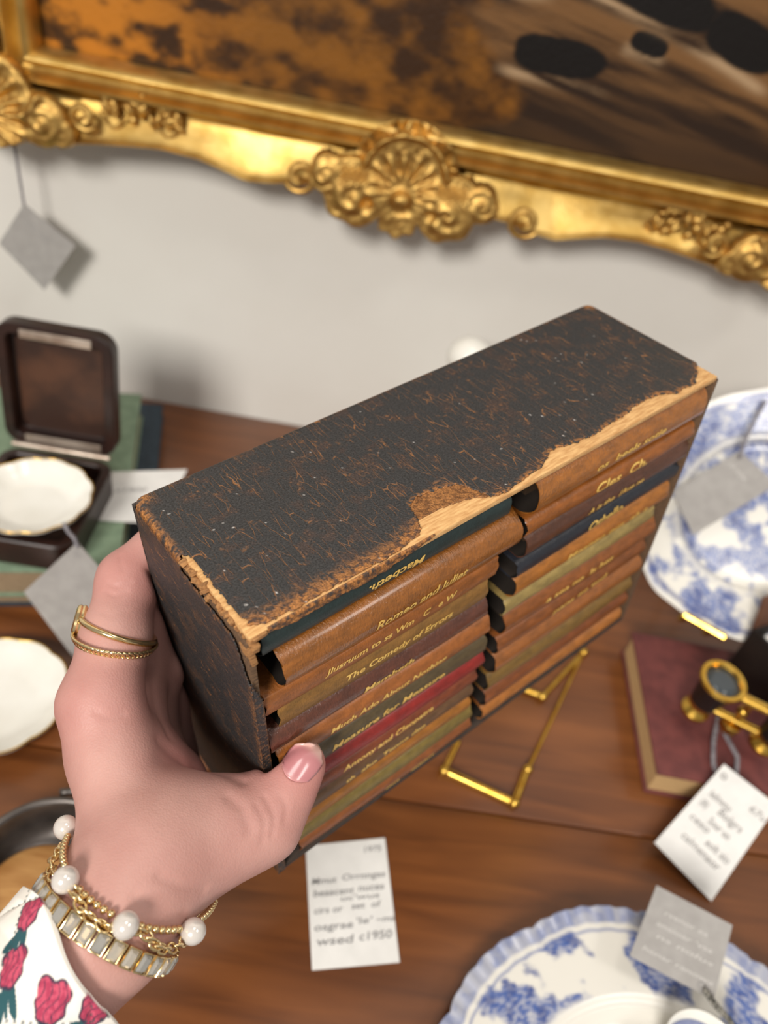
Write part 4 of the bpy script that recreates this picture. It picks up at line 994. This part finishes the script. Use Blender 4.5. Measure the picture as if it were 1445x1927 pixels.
def tray(name, mats, org, ex, ey, ez, w, h, dep, wall, rim, parent):
    """shallow open tray: outside, lip, inside; ez points out of its mouth"""
    rows = []
    for ins, z in ((.002, 0), (0, .002), (0, dep-.001), (.0008, dep), (wall-.0008, dep), (wall, dep-.001), (wall, .003), (wall+.002, .0025)):
        p = rrect(w-2*ins, h-2*ins, max(.013-ins, .003)); rows.append([org+ex*x+ey*y+ez*z for x, y in p])
    n = len(rows[0]); b = MB(); b.grid(np.array(rows), closed_v=True)
    b.F.append(tuple(range(n))); b.mi.append(0)
    o = b.build(name, mats[0], parent, sharp=35)
    p = rrect(w-2*wall-.003, h-2*wall-.003, .009); b = MB(); b.add([org+ex*x+ey*y+ez*.0030 for x, y in p]+[org+ex*x+ey*y+ez*.0015 for x, y in p], [tuple(range(len(p))), tuple(range(len(p), 2*len(p)))[::-1]]+[(i, (i+1) % len(p), len(p)+(i+1) % len(p), len(p)+i) for i in range(len(p))])
    b.build('lining', mats[1], parent, smooth=False)
    return o
mid = (h0+h1)/2
lt = at_y(118, 600, mid[1]+.012); lh = (lt[2]-hz)*1.0
tilt = math.radians(6); up = nrm(A3(0, 0, 1)*math.cos(tilt)+hy*math.sin(tilt)); outn = np.cross(hx, up); outn = outn if outn@hy < 0 else -outn
hl = .118
vis = at_y(118, 607, mid[1]+.028); hl = max(.085, (vis[2]-hz)/math.cos(tilt))
tray('lid', (m_case, m_lin), mid+hy*.016+up*(hl/2+.001), hx, up, outn, wcs, hl, .014, .008, .002, case)
tray('tray_base', (m_case, m_lin), mid-hy*.047-A3(0, 0, .024), hx, hy, A3(0, 0, 1), wcs, .096, .0235, .007, .002, case)
b = MB()
b.tube([mid+hy*.002-hx*wcs*.44+A3(0, 0, .002), mid+hy*.002+hx*wcs*.44+A3(0, 0, .002)], .0022, 10); b.build('hinge_rod', m_rim, case)
for s_, w_ in ((1, .30), (-1, .34)):
    b = MB(); b.box(mid+hy*.016+up*(hl/2+.001+s_*(hl/2-.0065))+outn*.0143+hx*.002, (wcs*w_*2, .0062, .0014), np.stack([hx, up, outn], 1), .0005); b.build('metal_rim', m_rim, case)
# white scalloped dishes
def dish(label, c, R, rz, z, group, lobes=11, h=.012, flat=1.0):
    root = thing('china_dish', label, 'dish', (c[0], c[1], z), group)
    prof = [(.0001, .0016), (.50*R, .0018), (.66*R, .0030), (.86*R, h*.70), (.97*R, h), (1.0*R, h+.0004), (1.0*R, h-.0014), (.95*R, h-.0026), (.84*R, h*.70-.003), (.62*R, .0006), (.52*R, -.0), (.0001, 0.0)]
    sc = lambda a, r: (1+(.035*np.abs(np.sin((a+rz)*lobes/2))-.012)*smooth(.6*R, R, r))*(1/np.sqrt(np.cos(a)**2+(np.sin(a)/flat)**2))
    MB().lathe(prof, (c[0], c[1], z), None, 132, scal=sc).build('bowl', m_white, root, sharp=0)
    a = np.linspace(0, 2*PI, 132, endpoint=False); rr = R*sc(a, R)*.996
    MB().tube(np.stack([c[0]+rr*np.cos(a), c[1]+rr*np.sin(a), np.full(132, z+h+.0002)], 1), .0006, 6, closed=True).build('gilt_edge', m_brass, root, sharp=0)
    return root
zc = hz+.0002
cA = at_z(62, 938, zc+.008); dish('white scalloped dish with gilt edge resting on the open case', cA, .0385, .3, zc, 'white china dishes', 12)
cB = at_z(-10, 1310, ZT+.010); dish('white scalloped dish lying on the table left of the hand', cB, .0430, .1, ZT+.0003, 'white china dishes', 11)
# paper tag leaning on the stack, white card on the books
c = [at_y(146, 1020, .338), at_y(258, 1150, .331), at_y(158, 1262, .318), at_y(45, 1114, .326)]
tg = card('tied_tag', 'grey paper tag tied to the case, leaning against the left book stack', 'tag', [c[3], c[0], c[1], c[2]], m_grey, [(.2, .55, .14, .1, 'ms 5')], m_inklt, hole=(.9, .08))
cord(tg, [at_y(146, 1030, .335), at_y(140, 1012, .340), at_y(128, 1000, .348), at_y(120, 985, .352)], .0009)
card('price_card', 'white card lying across the sage and navy books behind the slipcase', 'card', [Z(200, 889, .0412), Z(352, 884, .0412), Z(300, 985, .0412), Z(172, 979, .0412)], m_paper, [(.2, .6, .4, .12, 'c1900')], m_inklt)

# dark bowl with a wooden disc at the lower left
m_pew = mat('dark_pewter', (122, 116, 112), (92, 86, 82), .36, .8, nscale=60)
m_tanw = mat('turned_wood', (190, 142, 84), (166, 116, 62), .5, nscale=40, stretch=(1, 6, 1))
bc = at_z(86, 1648, ZT+.026); Rb = .0400
bw = thing('round_bowl', 'dark pewter bowl on the table at the lower left, behind the wrist', 'bowl', (bc[0], bc[1], ZT))
MB().lathe([(.0001, .0004), (.7*Rb, .0004), (.92*Rb, .004), (1.0*Rb, .014), (1.03*Rb, .0255), (1.06*Rb, .0270), (1.05*Rb, .0285), (.98*Rb, .0280), (.96*Rb, .0255), (.93*Rb, .014), (.86*Rb, .0065), (.7*Rb, .0036), (.0001, .0034)], (bc[0], bc[1], ZT), None, 72).build('shell', m_pew, bw, sharp=0)
a = np.linspace(.05*PI, .62*PI, 24); MB().tube(np.stack([bc[0]+.006+(Rb*1.10)*np.cos(a), bc[1]+.004+(Rb*1.10)*np.sin(a), np.full(24, ZT+.0250)], 1), .0022, 8).build('side_handle', m_pew, bw, sharp=0)
wd = thing('wooden_lid', 'round tan wooden lid lying inside the dark bowl', 'lid', (bc[0]-.004, bc[1]-.006, ZT+.0036))
MB().lathe([(.0001, 0), (.026, 0), (.0285, .002), (.0285, .008), (.026, .0105), (.019, .0100), (.012, .0125), (.0001, .013)], (bc[0]-.004, bc[1]-.006, ZT+.0037), None, 56).build('turned_disc', m_tanw, wd, sharp=0)

# brass easel lying on the wood
ez = .0030
eas = thing('brass_easel', 'small brass wire easel lying on the wood below the slipcase', 'easel', Z(990, 1400, 0))
def rod(name, pts, r, m=m_brass): MB().tube([Z(x, y, h) for x, y, h in pts], r, 12).build(name, m, eas, sharp=40)
rod('foot_bar', [(836, 1450, ez), (968, 1511, ez)], .0028); rod('foot_bar', [(968, 1511, ez), (993, 1446, ez+.0008)], .0028)
rod('foot_bar', [(836, 1450, ez), (862, 1396, ez)], .0022)
rod('leg_rod', [(993, 1450, ez+.001), (1096, 1232, ez)], .0014); rod('leg_rod', [(1098, 1228, ez), (1021, 1311, ez)], .0020)
rod('leg_rod', [(1021, 1311, ez), (960, 1288, ez)], .0025)
for x, y in ((836, 1450), (968, 1511), (993, 1448), (1098, 1228), (1021, 1311)):
    MB().ball(Z(x, y, ez+.0010), .0036, 10).build('ball_joint', m_brass, eas, sharp=0)

# blue and white transfer plates
WHT, BLU, BLD = lin((226, 222, 212)), lin((74, 98, 160)), lin((40, 60, 126))
m_plate = colmat('transferware', .26, coat=.2)
def plate(label, c, R, Rm, style, group, rise=.016, name='china_plate', cat='plate', dens=1.0):
    n = 360; a = np.linspace(0, 2*PI, n, endpoint=False)
    q = np.concatenate([np.linspace(.0, .56, 46), np.linspace(.575, .66, 12), np.linspace(.67, 1.0, 60)])
    z = np.interp(q, [0, .55, .585, .63, .67, .93, 1.0], [.0030, .0030, .0042, .0085, .0105, rise-.001, rise]); z += .0009*np.exp(-((q-.62)/.012)**2)
    Q, Aa = np.meshgrid(q, a, indexing='ij'); Zz = np.repeat(z[:, None], n, 1)
    wob = (.020*np.abs(np.sin(Aa*6))**.7+.006*np.abs(np.sin(Aa*30))-.012)*smooth(.72, 1, Q) if style == 'gadroon' else (.010*np.cos(Aa*8)+.005*np.cos(Aa*16))*smooth(.75, 1, Q)
    rr = R*Q*(1+wob); Zz = Zz+(.0006*np.sin(Aa*90)*smooth(.90, .97, Q) if style == 'gadroon' else 0)
    x, y = rr*np.cos(Aa), rr*np.sin(Aa); X, Y = x*1000*dens, y*1000*dens
    n1 = fbm(X*.058+5, Y*.058+9, 3, 111 if style == 'gadroon' else 121); n2 = fbm(X*.17, Y*.17, 3, 112); n3 = fbm(X*.9, Y*.9, 2, 113)
    col = np.broadcast_to(WHT, x.shape+(3,)).copy()
    if style == 'gadroon':
        spr = smooth(.43, .53, n1+.30*(n2-.5)+.06*np.sin(Aa*9+1))*smooth(.66, .70, Q)*smooth(.93, .90, Q)
        ctr = smooth(.50, .56, n1+.45*(n2-.5))*smooth(.56, .50, Q)*smooth(.1, .2, Q)+smooth(.60, .64, n2+.3*(n1-.5))*smooth(.30, .2, Q)
        t = np.clip(spr+ctr, 0, 1)
        col = mix(col, BLU, t*(.55+.45*smooth(.35, .6, n3))); col = mix(col, BLD, t*smooth(.55, .66, n2)*.6)
        bnd = smooth(.925, .94, Q); col = mix(col, BLU, bnd*(.64+.14*np.sin(Aa*60)**2)*(.7+.3*smooth(.35, .6, n2))); col = mix(col, BLU, np.exp(-((Q-.905)/.006)**2)*.7)
    else:
        spr = smooth(.36, .52, n1+.5*(n2-.5))
        col = mix(col, BLU, spr*(.45+.5*smooth(.3, .6, n3))); col = mix(col, BLD, smooth(.55, .68, n2)*smooth(.45, .6, n1)*.7)
        col = mix(col, WHT, np.exp(-((Q-.63)/.035)**2)*.75); col = mix(col, BLD, np.exp(-((Q-.93)/.02)**2)*.75); col = mix(col, WHT, smooth(.965, .975, Q)*.9)
    top = np.stack([x, y, Zz], 2)
    qb = np.array([1.0, .9, .70, .62, .56, .54, .52, 0]); zb = np.array([rise-.0022, rise-.0040, .0070, .0030, .0006, 0, .0016, .0016])
    Qb, Ab = np.meshgrid(qb, a, indexing='ij'); wb = np.interp(Qb, q, np.zeros_like(q))
    wv = (.020*np.abs(np.sin(Ab*6))**.7+.006*np.abs(np.sin(Ab*30))-.012)*smooth(.72, 1, Qb) if style == 'gadroon' else (.010*np.cos(Ab*8)+.005*np.cos(Ab*16))*smooth(.75, 1, Qb)
    bot = np.stack([R*Qb*(1+wv)*np.cos(Ab), R*Qb*(1+wv)*np.sin(Ab), np.repeat(zb[:, None], n, 1)], 2)
    allp = np.concatenate([top, bot]); cl = np.concatenate([col.reshape(-1, 3), np.repeat(WHT[None], bot.shape[0]*n, 0)])
    V = allp @ np.asarray(Rm).T+np.asarray(c)
    o = MB().grid(V, closed_v=True).build(name, m_plate, None, loc=c, sharp=0, col=cl)
    return tag(o, label, cat, group)
pc = fit = None
qs = np.array([Z(x, y, .016)[:2] for x, y in ((845, 1910), (900, 1803), (990, 1743), (1090, 1717), (1200, 1716), (1300, 1738), (1445, 1822))])
Am = np.c_[2*qs, np.ones(len(qs))]; s_ = np.linalg.lstsq(Am, (qs**2).sum(1), rcond=None)[0]; Rp = math.sqrt(s_[2]+s_[0]**2+s_[1]**2)
plate('blue and white plate with scalloped gadroon rim lying flat at the lower right', (s_[0], s_[1], ZT), Rp, np.eye(3), 'gadroon', 'blue and white plates')
# cup standing on that plate
cu_c = A3(*Z(1328, 1990, .030)[:2], 0)
cup = thing('small_cup', 'small blue and white cup standing on the flat plate at the photo edge', 'cup', (cu_c[0], cu_c[1], ZT+.003))
MB().lathe([(.0001, .0005), (.012, .0005), (.013, .003), (.018, .014), (.0205, .027), (.0212, .0276), (.0200, .0270), (.0172, .014), (.011, .0045), (.0001, .004)], (cu_c[0], cu_c[1], ZT+.0031), None, 60).build('cup_wall', m_white, cup, sharp=0)
MB().lathe([(.0001, .0042), (.011, .0047), (.0168, .0140), (.0182, .020)], (cu_c[0], cu_c[1], ZT+.0034), None, 60).build('cup_glaze', mat('blue_glaze', (150, 156, 182), (120, 128, 164), .2, nscale=200), cup, sharp=0)
c = [Z(1235, 1666, .048), Z(1378, 1741, .044), Z(1342, 1882, .030), Z(1184, 1799, .034)]
tg = card('tied_tag', 'grey tag with white print standing over the flat blue and white plate', 'tag', c, m_grey, [(.2, .75, .28, .1, 'rvenor ea'), (.15, .85, .45, .1, 'ansioar ‘vsa'), (.2, .9, .60, .09, 'ns nolus'), (.1, .95, .82, .09, 'henar ranowa')], m_inkwh, hole=(.88, .90))
cord(tg, [Z(1325, 1862, .033), Z(1345, 1890, .034), Z(1368, 1915, .034), Z(1385, 1940, .030)], .0011, 'twine', mat('dark_twine', (150, 146, 136), (50, 50, 46), .9, nscale=500))

# plate leaning on a stand at the right
pc2 = at_d(1432, 968, .585); nv = nrm(nrm(CAM-pc2)*.9+A3(-.10, -.22, .36)); Rm2 = basis(nv, A3(1, 0, 0))
R2 = 236*.585/F
low = pc2[2]-R2*math.sqrt(1-nv[2]**2)
plate('large blue and white plate propped up on a brass stand at the right edge', pc2-nv*.010, R2, Rm2, 'octagon', 'blue and white plates', rise=.018)
upv = nrm(A3(0, 0, 1)-nv*nv[2]); sdv = np.cross(upv, nv)
std = thing('plate_stand', 'brass lipped stand holding the propped blue and white plate', 'stand', (pc2[0], pc2[1]-.05, ZT))
lb = at_d(1325, 1178, np.dot(pc2-upv*R2+nv*.012-CAM, AF))
for s_ in (-1, 1):
    j = lb+sdv*s_*.010; k1 = pc2-upv*R2*1.06+sdv*s_*.010-nv*.016; k2 = pc2+upv*R2*.2+sdv*s_*.010-nv*.018
    MB().tube([j, k1, k2], .0020, 10).build('arm', m_brass, std, sharp=30)
    MB().tube([k2, A3(k2[0], min(k2[1]+.045, YW-.006), ZT+.0025)], .0020, 10).build('rear_leg', m_brass, std, sharp=30)
MB().tube([lb-sdv*.016, lb+sdv*.016], .0030, 10).build('lip_bar', m_brass, std, sharp=30)
def onp(x, y, off): v = ray(x, y); return CAM+v*(((pc2+nv*off-CAM)@nv)/(v@nv))
c = [onp(1266, 925, .017), onp(1392, 848, .017), onp(1462, 912, .016), onp(1304, 1008, .013)]
tg = card('tied_tag', 'grey tag resting across the propped blue and white plate', 'tag', [c[1], c[2], c[3], c[0]], m_grey, [(.15, .6, .2, .1, '(e nolw')], m_inkwh)
cord(tg, [onp(1392, 862, .018), onp(1400, 830, .022), onp(1420, 790, .024), onp(1440, 755, .020)], .0011)

# red book with opera glasses, their case and tag
m_red = mat('burgundy_cloth', (112, 56, 52), (92, 44, 42), .7, nscale=90, bump=.25, bscale=2200, bdist=.0002)
m_rpage = mat('toned_page_edge', (206, 172, 122), (184, 148, 100), .9, nscale=300, stretch=(1, 1, 14))
fl, bk = Z(1216, 1494, 0), Z(1191, 1245, 0)
fl2, br2 = Z(1238, 1459, .021), Z(1440, 1497, .021)
ang = math.atan2(br2[1]-fl2[1], br2[0]-fl2[0])
closed_book('old_book', 'burgundy cloth book under the opera glasses', (fl2[0]-.002, fl2[1]-.001, ZT), (.150, .122, .0245), ang, m_red, m_rpage, spine='right')
zb = ZT+.0247
m_blk = mat('black_enamel', (26, 22, 20), (18, 15, 14), .35, nscale=80)
m_lens = glass_mat('lens', (70, 76, 80), .05, 1.5, .15)
op = thing('opera_glasses', 'black and brass opera glasses lying on the burgundy book', 'opera glasses', A3(*at_z(1345, 1330, zb)[:2], zb))
def barrel(ob, ey, dx=0):
    ax_ = nrm(ob-ey); R = basis(ax_); Lb = np.linalg.norm(ob-ey)
    MB().lathe([(.0090, Lb*.30), (.0095, Lb*.42), (.0115, Lb*.74), (.0128, Lb*.95), (.0128, Lb*.97), (.0001, Lb*.97)], ey, R, 36).build('barrel', m_blk, op, sharp=35)
    MB().lathe([(.0115, Lb*.93), (.0148, Lb*.95), (.0156, Lb*.99), (.0150, Lb*1.03), (.0122, Lb*1.03), (.0112, Lb*.99), (.0112, Lb*.93)], ey, R, 40).build('lens_ring', m_brass, op, sharp=25)
    MB().lathe([(.0001, Lb*1.004), (.006, Lb*1.0), (.0114, Lb*.985), (.0114, Lb*.97), (.0001, Lb*.97)], ey, R, 32).build('front_lens', m_lens, op, sharp=0)
    MB().lathe([(.0001, -.0005), (.0072, -.0005), (.0094, .001), (.0098, .0045), (.0080, .0068), (.0066, .009), (.0070, Lb*.30), (.0092, Lb*.30), (.0094, Lb*.42), (.0001, Lb*.42)], ey, R, 32).build('eyepiece', m_brass, op, sharp=25)
e1_ = at_d(1298, 1336, .452); o1_ = at_d(1362, 1284, .424)
e1_ = at_z(1304, 1338, zb+.0105); o1_ = at_z(1361, 1282, zb+.052)
shf = at_z(1432, 1402, zb+.0105)-e1_; shf[2] = 0; shf *= 1.0
barrel(o1_, e1_); barrel(o1_+shf, e1_+shf)
MB().tube([e1_*.25+o1_*.75+A3(0, 0, .004), e1_*.25+o1_*.75+shf+A3(0, 0, .004)], .0030, 12, flat=1.3).build('bridge', m_brass, op)
MB().tube([e1_*.72+o1_*.28, e1_*.72+o1_*.28+shf], .0026, 12, flat=1.3).build('bridge', m_brass, op)
fa = nrm(o1_-e1_); mc = (e1_+o1_)/2+shf/2
MB().tube([mc-fa*.020, mc+fa*.014], .0020, 12).build('focus_shaft', m_brass, op)
b = MB(); Rw_ = basis(fa); b.lathe([(.0001, -.004), (.0062, -.004), (.0070, -.003), (.0070, .003), (.0062, .004), (.0001, .004)], mc-fa*.016, Rw_, 24, scal=lambda a, r: 1+.03*np.sign(np.sin(a*12))); b.build('focus_wheel', m_brass, op, sharp=30)
MB().ball(mc-fa*.006+A3(0, 0, .007), .0042, 10).build('focus_knob', m_brass, op, sharp=0)
# their dark case behind
m_cased = mat('black_leather_case', (34, 26, 20), (22, 16, 12), .5, nscale=60, bump=.3, bscale=900, bdist=.0003)
m_flap = mat('brown_flap', (108, 72, 52), (88, 56, 40), .6, nscale=60)
ck = at_z(1452, 1255, zb); Rz = np.array(Matrix.Rotation(math.radians(28), 3, 'Z'))
lc = thing('glasses_case', 'open dark leather case behind the opera glasses at the right edge', 'case', A3(ck[0], ck[1], zb))
cc0 = A3(ck[0]+.004, ck[1]-.010, zb)
b = MB()
for x, y, sx_, sy_ in ((0, .021, .074, .003), (0, -.021, .074, .003), (-.0355, 0, .003, .042), (.0355, 0, .003, .042)):
    b.box(cc0+Rz@A3(x, y, .0225), (sx_, sy_, .045), Rz, .0008)
b.box(cc0+Rz@A3(0, 0, .0015), (.074, .044, .003), Rz, .0008); b.build('body', m_cased, lc)
b = MB(); b.box(cc0+Rz@A3(0, .026, .054), (.070, .003, .032), Rz @ np.array(Matrix.Rotation(math.radians(-14), 3, 'X')), .0012); b.build('flap', m_flap, lc)
c = [at_z(1362, 1438, ZT+.036), at_z(1462, 1516, ZT+.030), at_z(1338, 1696, ZT+.0012), at_z(1231, 1586, ZT+.011)]
tg = card('tied_tag', 'white handwritten tag on grey cord, hanging over the burgundy book edge', 'tag', [c[0], c[1], c[2], c[3]], m_paper,
          [(.70, .98, .17, .09, '67u'), (.12, .50, .30, .10, 'lelmnu'), (.38, .8, .38, .10, 'Bolgrs'), (.1, .22, .42, .09, '(B)'), (.35, .72, .50, .10, 'Sour uo'), (.12, .45, .58, .10, 'ceso'), (.5, .9, .66, .10, 'aolt sio'), (.2, .85, .76, .10, 'calmenaor')], m_inklt, hole=(.12, .10))
cord(tg, [at_z(1352, 1350, zb+.010), at_z(1343, 1395, zb+.006), at_z(1342, 1438, zb+.004), at_z(1352, 1462, zb+.003)], .0011)
cord(tg, [at_z(1352, 1350, zb+.010), at_z(1366, 1385, zb+.007), at_z(1388, 1425, zb+.004), at_z(1386, 1455, zb+.003)], .0011)
# white lidded pot behind the slipcase, only its top shows
pk = at_y(884, 672, .545)
pt = thing('lidded_pot', 'white china lidded pot behind the slipcase, only its knob showing', 'pot', (pk[0], pk[1], ZT))
zk = pk[2]-ZT
MB().lathe([(.0001, .0), (.026, .0), (.027, .004), (.024, .008), (.036, .03), (.040, .055), (.034, .080), (.030, .086), (.0001, .086)], (pk[0], pk[1], ZT), None, 56).build('pot_body', m_white, pt, sharp=0)
MB().lathe([(.031, .0862), (.033, .089), (.026, .100), (.014, zk-.022), (.010, zk-.014), (.0001, zk-.014)], (pk[0], pk[1], ZT), None, 48).build('lid', m_white, pt, sharp=0)
MB().ball((pk[0], pk[1], ZT+zk-.001), (.0180, .0180, .0170), 16).build('knob', m_white, pt, sharp=0)
